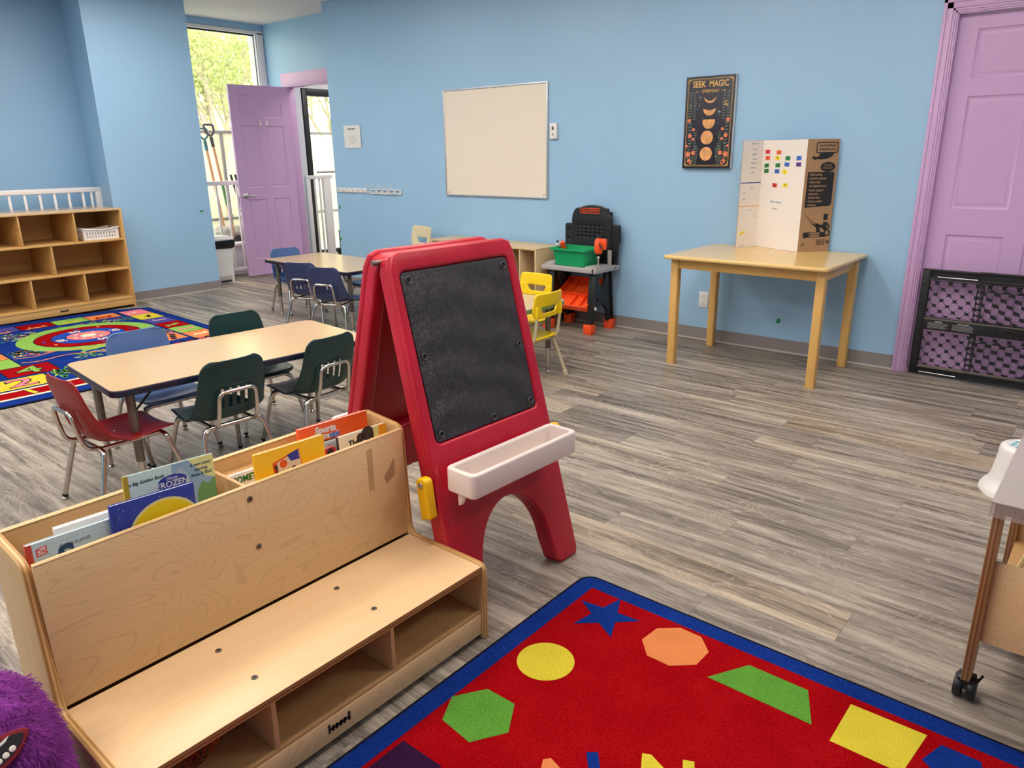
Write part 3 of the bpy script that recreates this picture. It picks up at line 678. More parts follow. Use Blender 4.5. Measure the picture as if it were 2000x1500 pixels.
# local: x to the front (+) , y along the width; panels drawn upright as (y, z) then leaned
EW = .556; EH = 1.112; LEAN = math.atan2(.272, 1.05)
def ez_panel(front):
    s = 1 if front else -1
    arch = [(-.135, .0)] ; hw = EW/2
    out = [(-hw, 0), (-hw+.004, .3), (-hw+.012, EH-.05)]
    out = [(-hw-.004, .02), (-hw+.008, 0), (-.190, 0), (-.168, .02)] + [(-.155*cos(t), .10+.205*sin(t)) for t in [pi/2*k/10 for k in range(0, 11)]] + [(.155*cos(t), .10+.205*sin(t)) for t in [pi/2*k/10 for k in range(10, -1, -1)]] + [(.168, .02), (.190, 0), (hw-.008, 0), (hw+.004, .02), (hw-.018, EH-.05), (hw-.03, EH-.012), (hw-.06, EH), (-hw+.06, EH), (-hw+.03, EH-.012), (-hw+.018, EH-.05)]
    hole = rrect(.455, .510, .02, 5, -.004, .799)
    m = MB(); bas = Matrix(((0, 0, s, 0), (s, 0, 0, 0), (0, 1, 0, 0), (0, 0, 0, 1)))   # x->y, y->z, z->x
    m.plate(out, .024, 'easel', holes=[hole], bev=.010, mx=Matrix.Translation((0, 0, 0)) @ bas, bres=3)
    m.plate([(x, z) for x, z in rrect(.48, .54, .02, 5, -.004, .799)], .010, 'easel', mx=T(-s*.008) @ bas)
    m.plate([(x*.995, .003+z*.994) for x, z in out], .044, 'easel', holes=[[(x, z) for x, z in rrect(.42, .54, .03, 5, 0, .76)]], bev=.010, mx=T(-s*.030) @ bas, bres=3)
    for v in m.bm.verts:  # lean the whole panel about its foot
        x, z = v.co.x, v.co.z
        v.co.x = s*.322 + x*cos(LEAN) - s*z*sin(LEAN); v.co.z = z*cos(LEAN) + s*x*sin(LEAN)
    return m
LM = lambda s: Matrix.Translation((s*.322, 0, 0)) @ (Matrix.Rotation(-s*LEAN, 4, 'Y'))
pf = ez_panel(True).build('front_panel', ea, auto=R(38)); pb = ez_panel(False).build('rear_panel', ea, auto=R(38))
UP = lambda s: Matrix(((0, 0, s, 0), (s, 0, 0, 0), (0, 1, 0, 0), (0, 0, 0, 1)))
for s, nm in ((1, 'chalkboard'), (-1, 'drawing_board')):
    par = pf if s == 1 else pb
    m = MB(); m.plate(rrect(.448, .503, .016, 5), .006, 'board' if s == 1 else 'cream', bev=.0015)
    o = m.build(nm, par); o.data.transform(Matrix.Rotation(R(90), 4, 'X')); o.matrix_local = LM(s) @ Matrix.Translation((s*.004, -.004*s, .799)) @ UP(s) @ Matrix.Rotation(R(-90), 4, 'X')
    if s == 1:
        for y, z in ((-.202, .229), (.200, .227), (-.203, .005), (.200, -.035), (-.202, -.229), (.200, -.227), (.02, -.236)):
            q = MB(); q.lathe([(0, .0012), (.0062, .0012), (.0075, .0045), (.0095, .0042), (.0100, 0)], 'dark', 20, T(0, 0, 0)); q.lathe([(.0086, .0040), (.0092, .0050), (.0100, .0040)], 'inkg', 20)
            k = q.build('board_grommet', par); k.matrix_local = LM(s) @ Matrix.Translation((s*.0065, -.004*s, .799)) @ UP(s) @ Matrix.Translation((y, z, 0))
# tray
def tray(s, par):
    m = MB(); w, dp, hh = .478, .118, .075
    out = [(-w/2, 0), (-w/2, dp-.012), (-w/2+.012, dp), (w/2-.012, dp), (w/2, dp-.012), (w/2, 0)]
    inn = [(-w/2+.018, .014), (-w/2+.018, dp-.018), (w/2-.018, dp-.018), (w/2-.018, .014)]
    m.plate(rrect(w, dp, .020, 5, 0, dp/2), hh, 'traywhite', holes=[rrect(w-.036, dp-.034, .012, 5, 0, dp/2)], bev=.007, bres=3)
    m.plate(rrect(w-.02, dp-.02, .014, 5, 0, dp/2), .010, 'traywhite', mx=T(z=-hh/2+.012))
    m.box(-w/2+.02, w/2-.02, .056, .062, -hh/2+.015, -hh/2+.026, 'traywhite', .002)
    o = m.build('chalk_tray', ea, auto=R(40)); o.matrix_local = Matrix.Translation((s*.246, -.015*s, .446)) @ (Matrix.Rotation(R(-90 if s == 1 else 90), 4, 'Z'))
    for x in (-.205, .205):
        q = MB(); q.plate([(0, 0), (.034, 0), (.030, -.022), (.016, -.050), (.004, -.056)], .014, 'traywhite', bev=.003, mx=T(x, .020, -.035, rx=R(90), rz=R(90))); k = q.build('tray_bracket', o)
tray(1, pf); tray(-1, pb)
# yellow spreader locks on both sides, hinge pins at the top
for sg in (-1, 1):
    m = MB(); m.plate(fil2([(-.021, .020), (.021, .020), (.021, -.100), (.010, -.108), (.004, -.102), (-.021, -.114)], [.018, .018, .004, .004, .003, .003]), .030, 'latch', bev=.004, mx=Matrix.Translation((.205, sg*(EW/2+.018), .430)) @ Matrix(((cos(R(8)), -sin(R(8)), 0, 0), (0, 0, 1, 0), (sin(R(8)), cos(R(8)), 0, 0), (0, 0, 0, 1))))
    o = m.build('spreader_latch', ea, label='yellow plastic latch', auto=R(40))
    q = MB(); q.lathe([(0, .001), (.0045, .001), (.005, .004), (.0085, .005), (.0095, 0)], 'metal', 20, Matrix.Translation((.205, sg*(EW/2+.033), .430)) @ Matrix.Rotation(R(-90*sg), 4, 'X')); q.build('bolt', o)
    q = MB(); q.cyl((0.0, sg*(EW/2-.05), EH-.066), (0.0, sg*(EW/2-.004), EH-.066), .008, 'gmetal', bev=.002); q.build('hinge_pin', ea)
for s in (1, -1):
    for y in (-.22, .22):
        q = MB(); q.box(s*.300-.028, s*.300+.020, y-.026, y+.026, 0, .012, 'dark', .003); q.build('rubber_foot', ea)

# ------------------------------------------------------------------ stacking chairs
def shell_mesh(mat):
    prof = [(-.192, .555, .128), (-.188, .525, .138), (-.182, .490, .146), (-.176, .45, .150), (-.169, .41, .153), (-.160, .37, .156), (-.149, .335, .160), (-.132, .306, .165), (-.105, .288, .168), (-.06, .281, .168), (0, .281, .164), (.06, .285, .158), (.115, .289, .150), (.150, .287, .144), (.168, .277, .138)]
    P = [Vector((0, y, z)) for y, z, w in prof]
    s = [0]
    for a, c in zip(P, P[1:]): s.append(s[-1]+(c-a).length)
    L_ = s[-1]; nr, nc = 56, 26
    def at(t):
        for i in range(len(s)-1):
            if t <= s[i+1]+1e-9: break
        k = (t-s[i])/(s[i+1]-s[i]); a, c = prof[i], prof[i+1]
        k2 = k
        return [a[j]*(1-k2)+c[j]*k2 for j in range(3)]
    ts = [L_*i/(nr-1) for i in range(nr)]
    ts = sorted(set([0, .002, .006, .012, .02]+ts+[L_-.002, L_-.006, L_-.013]))
    b = bmesh.new(); grid = []
    for t in ts:
        y, z, w = at(t); y0, z0, _ = at(max(0, t-.012)); y1, z1, _ = at(min(L_, t+.012))
        tg = Vector((0, y1-y0, z1-z0)).normalized(); nn = Vector((0, -tg.z, tg.y)); nn = nn if (nn.y > 0 or nn.z > 0) else -nn   # towards the sitter
        r = .036; dd = min(t, L_-t)
        if dd < r: w = w - r + math.sqrt(max(0, r*r-(r-dd)**2))
        back = 1-min(1, max(0, (t-.20)/.12))
        curl = .012+.030*math.exp(-((t-.24)/.11)**2)
        if t > .36: curl = .010
        row = []
        for j in range(nc+1):
            u = -1+2*j/nc; e = abs(u)
            off = curl*e**3.2
            row.append(b.verts.new(Vector((u*w, y, z)) + nn*off))
        grid.append(row)
    for i in range(len(grid)-1):
        tm = (ts[i]+ts[i+1])/2
        for j in range(nc):
            if .128 < tm < .212 and j in (8, 11, 14, 17): continue
            b.faces.new((grid[i][j], grid[i][j+1], grid[i+1][j+1], grid[i+1][j]))
    bmesh.ops.recalc_face_normals(b, faces=b.faces)
    m = MB(); m.merge(b, mat); o = m.build('shell')
    md = o.modifiers.new('s', 'SOLIDIFY'); md.thickness = .008; md.offset = 0
    md = o.modifiers.new('b', 'SUBSURF'); md.levels = 1; md.render_levels = 1
    return baked(o)
def make_chair(mat, name='school_chair', label='', cat='chair', tube='chrome'):
    t = thing(name, label, cat)
    o = shell_mesh(mat); o.parent = t
    q = MB()
    for x, y in ((-.11, .12), (.11, .12), (0, -.02)): q.ball((x*.9, y, .289), .004, 'chrome', (1, 1, .4), 10)
    q.build('rivets', t)
    r = .0105
    for s, nm in ((-1, 'rear'), (1, 'front')):
        y0 = s*.122; cz = .262; m = MB()
        m.tube([(-.125, s*.128, .248), (-.105, y0, cz), (.105, y0, cz), (.125, s*.128, .248)], r, tube, [.01, .03, .03, .01]); m.build('cross_tube', t)
        for sx in (-1, 1):
            m = MB(); m.tube([(sx*.098, y0, cz), (sx*.128, s*.124, .258), (sx*.140, s*.135, .215), (sx*.168, s*.185, .026)], r, tube, [0, .03, .03, 0]); lg = m.build('leg', t)
            m = MB(); m.cyl((sx*.168, s*.185, .024), (sx*.1690, s*.1868, .016), .012, 'dark', r2=.011); m.lathe([(0, 0), (.010, 0), (.0125, .004), (.0125, .009), (.008, .014), (0, .016)], 'metal', 16, T(sx*.1695, s*.187, 0)); m.build('glide', lg)
    for sx in (-1, 1):
        m = MB(); m.tube([(sx*.09, -.122, .262), (sx*.09, .122, .262)], .009, tube); m.build('side_tube', t)
    m = MB(); m.tube([(-.082, -.110, .262), (-.088, -.168, .275), (-.084, -.184, .335), (-.080, -.196, .425), (.080, -.196, .425), (.084, -.184, .335), (.088, -.168, .275), (.082, -.110, .262)], .0088, tube, [0, .03, .03, .03, .03, .03, .03, 0]); m.build('back_loop', t)
    return t
F_TBL = 'navy edged cream table in front'
g_green = make_chair('cgreen'); g_blue = make_chair('cblue'); g_navy = make_chair('cnavy'); g_red = make_chair('cred')
def put(o, x, y, deg, label, group=None): o.location = (x, y, 0); o.rotation_euler.z = R(deg); o['label'] = label; (group and tag(o, group=group)); return o
GA = 'school chairs around the front table'; GB = 'school chairs around the far table'
put(g_red, -3.045, 1.125, 2, 'red plastic chair at the left end of the front cream table', GA)
put(g_green, -2.94, 1.50, 88, 'left of the two dark green chairs with their backs to us', GA)
dup(g_green, (-2.935, 1.972, 0), R(93), 'dark green chair with its back to us, partly behind the red easel', GA)
dup(g_green, (-3.42, 1.972, 0), R(-96), 'dark green chair on the far side of the front table, beyond the tabletop', GA)
put(g_blue, -3.428, 1.475, -92, 'soft blue chair on the far side of the front table beside the circle rug', GA)
put(g_navy, -5.03, 3.50, 24, 'navy chair tucked under the far table, left of the two navy ones', GB)
dup(g_navy, (-4.66, 3.46, 0), R(20), 'navy chair tucked under the far table, right of the two navy ones', GB)
dup(g_blue, (-5.71, 3.80, 0), R(-98), 'soft blue chair at the left end of the far table by the purple door', GB)
dup(g_blue, (-5.03, 4.12, 0), R(176), 'soft blue chair behind the far table against the hook wall', GB)
dup(g_blue, (-4.19, 3.62, 0), R(100), 'soft blue chair at the right end of the far table, mostly hidden by the easel', GB)

# yellow chairs with a cut-out handle
def make_cutout(mat, tube, label, seat=.275, H=.555, k=1.0):
    t = thing('cutout_chair', label, 'chair')
    m = MB(); hw = .140*k; z0 = .405*k; z1 = H*1.0
    out = fil2([(-hw*.86, z0), (hw*.86, z0), (hw, z0+.05), (hw*.93, z1), (-hw*.93, z1), (-hw, z0+.05)], [.03, .03, .02, .022, .022, .02])
    hole = fil2([(-hw*.58, z0+.070*k), (-hw*.45, z0+.030*k), (hw*.45, z0+.030*k), (hw*.58, z0+.070*k)], [.01, .02, .02, .01])
    b = MB(); b.plate(out, .014, mat, holes=[hole], bev=.005, mx=XZ)
    bm_ = b.bm
    for i in range(-6, 7):
        bmesh.ops.bisect_plane(bm_, geom=bm_.verts[:]+bm_.edges[:]+bm_.faces[:], plane_co=(i*hw/7, 0, 0), plane_no=(1, 0, 0))
    for v in bm_.verts:
        v.co.y += -.185*k + .022*(v.co.x/hw)**2 - (v.co.z-z0)*.13
    for sx in (-1, 1): b.box(sx*hw*.82-.011, sx*hw*.82+.011, -.185*k-.012, -.185*k+.016, z0+.004, z0+.075*k, mat, .004)
    b.build('backrest', t, auto=R(45))
    prof = [(-.15, .004), (-.13, -.006), (-.06, -.010), (.03, -.006), (.11, .004), (.150, .002), (.165, -.010)]
    bb = bmesh.new(); rows = []
    for y, dz in prof:
        rows.append([bb.verts.new((u*.155*k*(1 if abs(y) < .14 else .93), y*k, seat*k+dz+.012*abs(u)**3)) for u in [-1+j/6 for j in range(13)]])
    for a, c in zip(rows, rows[1:]):
        for j in range(12): bb.faces.new((a[j], a[j+1], c[j+1], c[j]))
    m.merge(bb, mat); o = m.build('seat', t); md = o.modifiers.new('s', 'SOLIDIFY'); md.thickness = .016; md.offset = -1; md = o.modifiers.new('b', 'SUBSURF'); md.levels = 2; md.render_levels = 2
    baked(o)
    for sx in (-1, 1):
        m = MB(); m.tube([(sx*hw*.82, -.187*k, z0+.03*k), (sx*hw*.82, -.180*k, z0-.03), (sx*hw*.84, -.165*k, (seat-.03)*k+.02), (sx*hw*.84, -.10*k, (seat-.03)*k), (sx*hw*.84, .12*k, (seat-.03)*k)], .0095*k, tube, .035); m.build('back_tube', t)
        for s in (-1, 1):
            m = MB(); m.tube([(sx*.10*k, s*.115*k, (seat-.028)*k), (sx*.135*k, s*.118*k, (seat-.032)*k), (sx*.150*k, s*.132*k, (seat-.08)*k), (sx*.180*k, s*.185*k, .02)], .0105*k, tube, .03); lg = m.build('leg', t)
            m = MB(); m.cyl((sx*.177*k, s*.180*k, .036), (sx*.181*k, s*.188*k, 0), .0135*k, tube, r2=.015*k, bev=.002); m.build('leg_cap', lg)
    for s in (-1, 1):
        m = MB(); m.tube([(-.11*k, s*.115*k, (seat-.028)*k), (.11*k, s*.115*k, (seat-.028)*k)], .0095*k, tube); m.build('cross_tube', t)
    return t
yc = make_cutout('yellow', 'beigetube', 'yellow chair with a cut-out handle, its back to the workbench, nearest us'); yc.location = (-2.81, 3.455, 0); yc.rotation_euler.z = R(91); tag(yc, group='yellow chairs')
dup(yc, (-3.12, 3.79, 0), R(180), 'yellow chair behind the green edged table beside the low cubby', 'yellow chairs')
be = make_cutout('beige', 'beigetube', 'beige chair with a cut-out handle against the blue wall left of the cubby', k=1.27, H=.705); be.location = (-5.21, 4.60, 0); be.rotation_euler.z = R(166)

# ------------------------------------------------------------------ activity tables
def act_table(label, W_, L_, z, edge, loc, deg, legs=True):
    t = thing('activity_table', label, 'table', (loc[0], loc[1], 0), R(deg))
    m = MB(); m.plate(rrect(L_, W_, .045, 6), .028, edge, bev=.004, mx=T(z=z-.0155)); m.plate(rrect(L_-.006, W_-.006, .043, 6), .0015, 'lam', mx=T(z=z-.0008)); m.build('table_top', t, auto=R(40))
    for sx in (-1, 1):
        for sy in (-1, 1):
            x, y = sx*(L_/2-.085), sy*(W_/2-.085)
            m = MB(); m.cyl((x, y, .16), (x, y, z-.03), .0175, 'gmetal', bev=.001); m.cyl((x, y, z-.036), (x, y, z-.030), .05, 'dark'); lg = m.build('leg', t)
            m = MB(); m.cyl((x, y, .016), (x, y, .17), .0135, 'chrome'); m.build('leg_insert', lg)
            m = MB(); m.lathe([(0, 0), (.013, 0), (.015, .005), (.010, .012), (.006, .018), (0, .018)], 'metal', 16, T(x, y, 0)); m.build('glide', lg)
            m = MB(); m.tube([(x, y, z-.13), (x-sx*.10, y, z-.032)], .0045, 'dark', seg=8); m.build('leg_brace', t)
    return t
act_table('long cream kids table with a navy edge, nearest the book bench', .61, 1.20, .49, 'navy', (-3.145, 1.69), 85)
act_table('cream kids table with a navy edge beside the open purple door', .61, 1.24, .49, 'navy', (-5.19, 3.83), -3)
act_table('cream kids table with a sage green edge, mostly behind the red easel', .61, 1.22, .465, 'greenedge', (-3.28, 3.405), 0)

# ------------------------------------------------------------------ maple table with the trifold board
t = thing('wood_table', 'square legged maple table against the blue wall, trifold board on top', 'table', (-1.785, 4.592, 0), 0)
m = MB(); m.plate(rrect(1.02, .765, .03, 5), .024, 'table', bev=.010, mx=T(z=.703), bres=4); m.build('table_top', t, auto=R(50))
for sx in (-1, 1):
    for sy in (-1, 1):
        m = MB(); m.plate(fil2([(-.026, -.026), (.026, -.026), (.026, .026), (-.026, .026)], [.010]*4), .69, 'tableleg', bev=.002, mx=T(sx*.4545, sy*.2925, .345)); m.build('leg', t)
m = MB()
for sy in (-1, 1): m.box(-.43, .43, sy*.296-.010, sy*.296+.010, .628, .691, 'tableleg', .001)
for sx in (-1, 1): m.box(sx*.458-.010, sx*.458+.010, -.27, .27, .628, .691, 'tableleg', .001)
m.build('apron', t)

A_, B_, C_, D_ = Vector((-2.07, 4.80)), Vector((-2.0, 4.962)), Vector((-1.665, 4.82)), Vector((-1.520, 4.965))
tb = thing('trifold_board', 'white trifold display board with number cards standing on the maple table, brown cardboard back', 'display board', (0, 0, .7155))
def pframe(P, Q, off=0):   # local x along P->Q, y up, z out of the face towards the room (right-hand side)
    d = (Q-P).normalized(); n = Vector((d.y, -d.x))
    return Matrix(((d.x, 0, n.x, P.x+n.x*off), (d.y, 0, n.y, P.y+n.y*off), (0, 1, 0, 0), (0, 0, 0, 1)))
BH = .685
def flap(P, Q, nm, fmat, bmat):
    L_ = (Q-P).length; mx = pframe(P, Q); m = MB()
    m.box(0, L_, 0, BH, -.0035, 0, 'card', mx=mx); m.box(.0005, L_-.0005, .0005, BH-.0005, 0, .0004, fmat, mx=mx); m.box(.0005, L_-.0005, .0005, BH-.0005, -.0039, -.0035, bmat, mx=mx)
    return m.build(nm, tb), mx, L_
fl, mxl, _ = flap(A_, B_, 'left_flap', 'paperw', 'card'); fc, mxc, LCN = flap(B_, C_, 'centre_panel', 'paperw', 'card'); fr, mxr, LR = flap(C_, D_, 'right_flap', 'card', 'paperw')
cards = [('1', .042, 1.329, 'card_red', 0), ('2', .138, 1.325, 'card_orange', 0), ('8', .046, 1.290, 'card_orange', 0), ('9', .130, 1.290, 'card_yellow', -8), ('10', .216, 1.289, 'card_green', -2), ('11', .306, 1.290, 'card_blue', 2), ('29', .042, 1.243, 'card_green', 6), ('18', .138, 1.245, 'card_green', 3), ('17', .213, 1.251, 'card_blue', -4), ('16', .308, 1.252, 'card_purple', 0), ('22', .044, 1.209, 'card_green', 4), ('23', .135, 1.208, 'card_blue', 0), ('3', .200, 1.205, 'card_yellow', -25), ('26', .125, 1.121, 'card_red', -8), ('27', .215, 1.123, 'card_yellow', 2)]
for txt, x, z, c, a in cards:
    q = MB(); mx = T(0, 0, 0); q.box(-.0195, .0195, -.0125, .0125, 0, .0015, c, .0004); q.text(txt, .020, 'ink', T(0, 0, .0016), ext=.0001, bold=.02)
    o = q.build('number_card', fc); o.matrix_local = mxc @ T(x, z-.7155, .0008, rz=R(a))
def slip(par, mx, txt, x, z, w, h=.013, a=0, mat='paper', fs=.009):
    q = MB(); q.box(-w/2, w/2, -h/2, h/2, 0, .001, mat); q.text(txt, fs, 'ink', T(0, 0, .0011), ext=.0001, bold=.01)
    o = q.build('word_card', par); o.matrix_local = mx @ T(x, z-.7155, .0006, rz=R(a))
slip(fc, mxc, 'What season?', .148, 1.015, .165, .022, -1, fs=.017); slip(fc, mxc, 'Spring', .142, .974, .070, .018, -3, fs=.015)
for txt, x, z, w in (('Months Day', .101, 1.38, .115), ('Sunday', .101, 1.345, .062), ('Monday', .104, 1.315, .05), ('Tuesday', .106, 1.284, .05), ('Wednesday', .103, 1.26, .06), ('Thursday', .096, 1.23, .064), ('Friday', .098, 1.199, .055)): slip(fl, mxl, txt, x, z, w, .018, 3, fs=.011)
for txt, x, z, w, a, mt in (('Weather', .101, 1.104, .05, 4, 'paper'), ('Summer', .040, 1.068, .055, 3, 'paper'), ('Rain', .040, 1.031, .045, 3, 'paper'), ('it', .14, 1.045, .04, 35, 'paper'), ('Snow', .096, .959, .045, 4, 'paper'), ('Fog', .149, .916, .04, -40, 'paper'), ('Tomorrow', .044, .81, .055, 22, 'card_yellow'), ('Yesterday', .050, .729, .05, 2, 'paper')): slip(fl, mxl, txt, x, z, w, .014, a, mt, .009)
q = MB(); q.box(.002, .176, 1.132-.7155, 1.138-.7155, .0004, .0012, 'line_blue', mx=mxl); q.box(.002, .176, .982-.7155, .988-.7155, .0004, .0012, 'line_orange', mx=mxl); q.build('divider_tape', fl)
# printing on the brown outside of the right flap
q = MB(); z0 = -.7155
def pt(x, z): return (x, z+z0)
K = .0006
bub = rrect(.140, .066, .012, 5, .127, 1.350+z0); bub2 = rrect(.128, .054, .009, 5, .127, 1.350+z0)
q.plate(bub, .0003, 'ink', holes=[bub2], mx=mxr @ T(z=K))
q.poly([pt(.085, 1.318), pt(.175, 1.318), pt(.165, 1.300), pt(.14, 1.286), pt(.10, 1.280), pt(.058, 1.282), pt(.060, 1.274), pt(.030, 1.292), pt(.052, 1.304), pt(.053, 1.296), pt(.075, 1.297)], K, .0003, 'ink', mxr)
for k, s_ in enumerate(('WHITE INTERIOR', 'INTERIEUR BLANC')): q.text(s_, .0165, 'ink', mxr @ T(.127, 1.361+z0-k*.022, K), bold=.03, sx=.80, shear=.2)
q.plate(circ(.048, 32, sy=.62), .0003, 'ink', mx=mxr @ T(.143, 1.236+z0, K)); q.text('3 ft x 2 ft', .014, 'card', mxr @ T(.143, 1.245+z0, K*1.6), bold=.02, sx=.9); q.text('0,9 m x 0,6 m', .012, 'card', mxr @ T(.143, 1.229+z0, K*1.6), bold=.02, sx=.9)
q.poly(fil2([pt(.018, 1.206), pt(.190, 1.206), pt(.190, 1.000), pt(.018, .990)], [.004, .012, .022, .002]), K, .0003, 'ink', mxr)
for k, s_ in enumerate(('\u00b7 Self-standing', '\u00b7 Smooth surfaced', '\u00b7 Heavy duty', '  corrugated board', '\u00b7 Aucun support', '  n\u00e9cessaire', '\u00b7 Surface lisse', '\u00b7 Carton ondul\u00e9', '  renforc\u00e9')): q.text(s_, .0185, 'card', mxr @ T(.026, 1.190+z0-k*.0225-(.004 if k > 3 else 0), K*1.6), bold=.025, sx=.84, align='LEFT')
# scissors and markers
q.poly([pt(.020, .953), pt(.095, .895), pt(.115, .872), pt(.105, .868), pt(.080, .885)], K, .0003, 'ink', mxr); q.poly([pt(.026, .947), pt(.092, .893), pt(.100, .884), pt(.080, .892)], K*1.6, .0002, 'card', mxr)
q.poly([pt(.100, .895), pt(.150, .880), pt(.155, .862), pt(.110, .868)], K, .0003, 'ink', mxr); q.poly([pt(.105, .880), pt(.130, .872), pt(.140, .835), pt(.112, .838)], K, .0003, 'ink', mxr)
q.plate(circ(.026, 24, sy=.9), .0003, 'ink', holes=[circ(.016, 20, sy=.9)], mx=mxr @ T(.170, .872+z0, K)); q.plate(circ(.022, 24, sy=1), .0003, 'ink', holes=[circ(.013, 20)], mx=mxr @ T(.182, .832+z0, K))
q.poly([pt(.150, .950), pt(.178, .950), pt(.178, .912), pt(.150, .912)], K, .0003, 'ink', mxr); q.poly([pt(.150, .900), pt(.178, .900), pt(.178, .855), pt(.150, .855)], K, .0003, 'ink', mxr); q.poly([pt(.154, .912), pt(.174, .912), pt(.174, .900), pt(.154, .900)], K, .0003, 'card', mxr)
q.poly([pt(.026, .835), pt(.066, .838), pt(.066, .805), pt(.026, .800)], K, .0003, 'ink', mxr); q.poly([pt(.068, .838), pt(.172, .838), pt(.172, .806), pt(.068, .804)], K, .0003, 'ink', mxr); q.poly([pt(.072, .834), pt(.136, .834), pt(.136, .809), pt(.072, .808)], K*1.6, .0002, 'card', mxr); q.text('ARTWORKS', .016, 'ink', mxr @ T(.104, .821+z0, K*2.2), bold=.03, sx=.75)
q.plate(rrect(.054, .034, .002, 2, .146, .774+z0), .0003, 'ink', holes=[rrect(.048, .028, .001, 2, .146, .774+z0)], mx=mxr @ T(z=K))
for k in range(13): q.box(.126+k*.0031, .126+k*.0031+random.choice((.001, .0018)), .764+z0, .784+z0, 0, .0003, 'ink', mx=mxr @ T(z=K))
for k in range(4): q.box(.182+k*.006, .186+k*.006, .765+z0, .785+z0, 0, .0003, 'ink', mx=mxr @ T(z=K))
for k in range(3):   # recycling arrows
    a = 2*pi*k/3+pi/2; c = (.030+.009*cos(a), .761+z0+.009*sin(a)); q.plate([(c[0]+.007*cos(a+.5+j*2*pi/3), c[1]+.007*sin(a+.5+j*2*pi/3)) for j in range(3)], .0003, 'ink', mx=mxr @ T(z=K))
q.build('printed_panel', fr)
for k, (x, y, a, c) in enumerate(((-1.90, 4.86, .3, 'paper'), (-1.86, 4.845, -.4, 'rpk'), (-1.80, 4.83, .8, 'paper'), (-1.765, 4.815, .1, 'rpk'), (-1.735, 4.80, .5, 'paper'), (-1.70, 4.79, -.2, 'rpk'))):
    pm('rpk', (238, 190, 176)); q = MB(); q.box(-.014, .014, -.008, .008, 0, .0012, c); q.build('paper_slip', label='loose pale paper slip on the maple table at the foot of the trifold board', cat='paper slip', group='paper slips on the maple table', loc=(x, y, .7155), rz=a)

# ------------------------------------------------------------------ things on the blue wall
def wallthing(name, label, cat, x, z): return thing(name, label, cat, (x, YB, z))
t = wallthing('whiteboard', 'large blank cream whiteboard with a thin metal frame on the blue wall', 'whiteboard', -4.37, 1.43)
m = MB(); m.box(-.572, .572, -.012, -.002, -.447, .447, 'cream'); m.build('writing_surface', t)
m = MB()
for a in ((-.576, .576, .436, .450), (-.576, .576, -.450, -.436)): m.box(a[0], a[1], -.017, 0, a[2], a[3], 'alu', .002)
for s in (-1, 1): m.box(s*.576-.007, s*.576+.007-(0), -.017, 0, -.450, .450, 'alu', .002)
m.build('frame', t)
for x, z in ((-.545, -.42), (.545, -.42), (.03, .437)):
    m = MB(); m.lathe([(0, 0), (.006, 0), (.005, .003), (0, .004)], 'gmetal', 12, T(x, -.0125 if z < 0 else -.017, z, rx=R(90))); m.build('screw', t)
t = wallthing('thermostat', 'small white thermostat right of the whiteboard', 'thermostat', -3.727, 1.506)
m = MB(); m.box(-.034, .034, -.026, 0, -.060, .060, 'white', .005, 3); m.build('housing', t)
m = MB(); m.box(-.011, .009, -.0275, -.025, .008, .036, 'lens', .001); m.build('display', t)
for z in (-.018, -.030): m = MB(); m.box(-.006, .006, -.0285, -.025, z-.004, z+.004, 'inkg', .001); m.build('button', t)
t = wallthing('evacuation_plan', 'sheet of white paper with a small plan taped near the alcove corner', 'paper', -6.262, 1.522)
bb = bmesh.new(); nx, nz = 10, 8
V = [[bb.verts.new((-.130+.26*i/nx, -.0065-.003*sin(i*.9)*(j/nz)-(.004 if i in (0, nx) and j == nz else 0), -.108+.216*j/nz)) for i in range(nx+1)] for j in range(nz+1)]
for j in range(nz):
    for i in range(nx): bb.faces.new((V[j][i], V[j][i+1], V[j+1][i+1], V[j+1][i]))
m = MB(); m.merge(bb, 'paper'); s_ = m.build('sheet', t)
m = MB(); m.text('EVACUATION', .018, 'ink', T(-.005, -.0125, .074, rx=R(90)), bold=.02)
for a in ((-.07, -.02, .002), (-.03, .02, -.012), (0, .05, .006), (-.02, .06, -.05), (.02, .06, -.02), (-.01, .03, -.065)): m.box(a[0], a[1], -.0125, -.0120, a[2], a[2]+.0018, 'inkg')
for x, z0, z1 in ((-.03, -.05, .0), (.02, -.05, .01), (.06, -.05, -.01), (-.01, -.065, -.03)): m.box(x, x+.0018, -.0125, -.0120, z0, z1, 'inkg')
m.build('printed_plan', t)
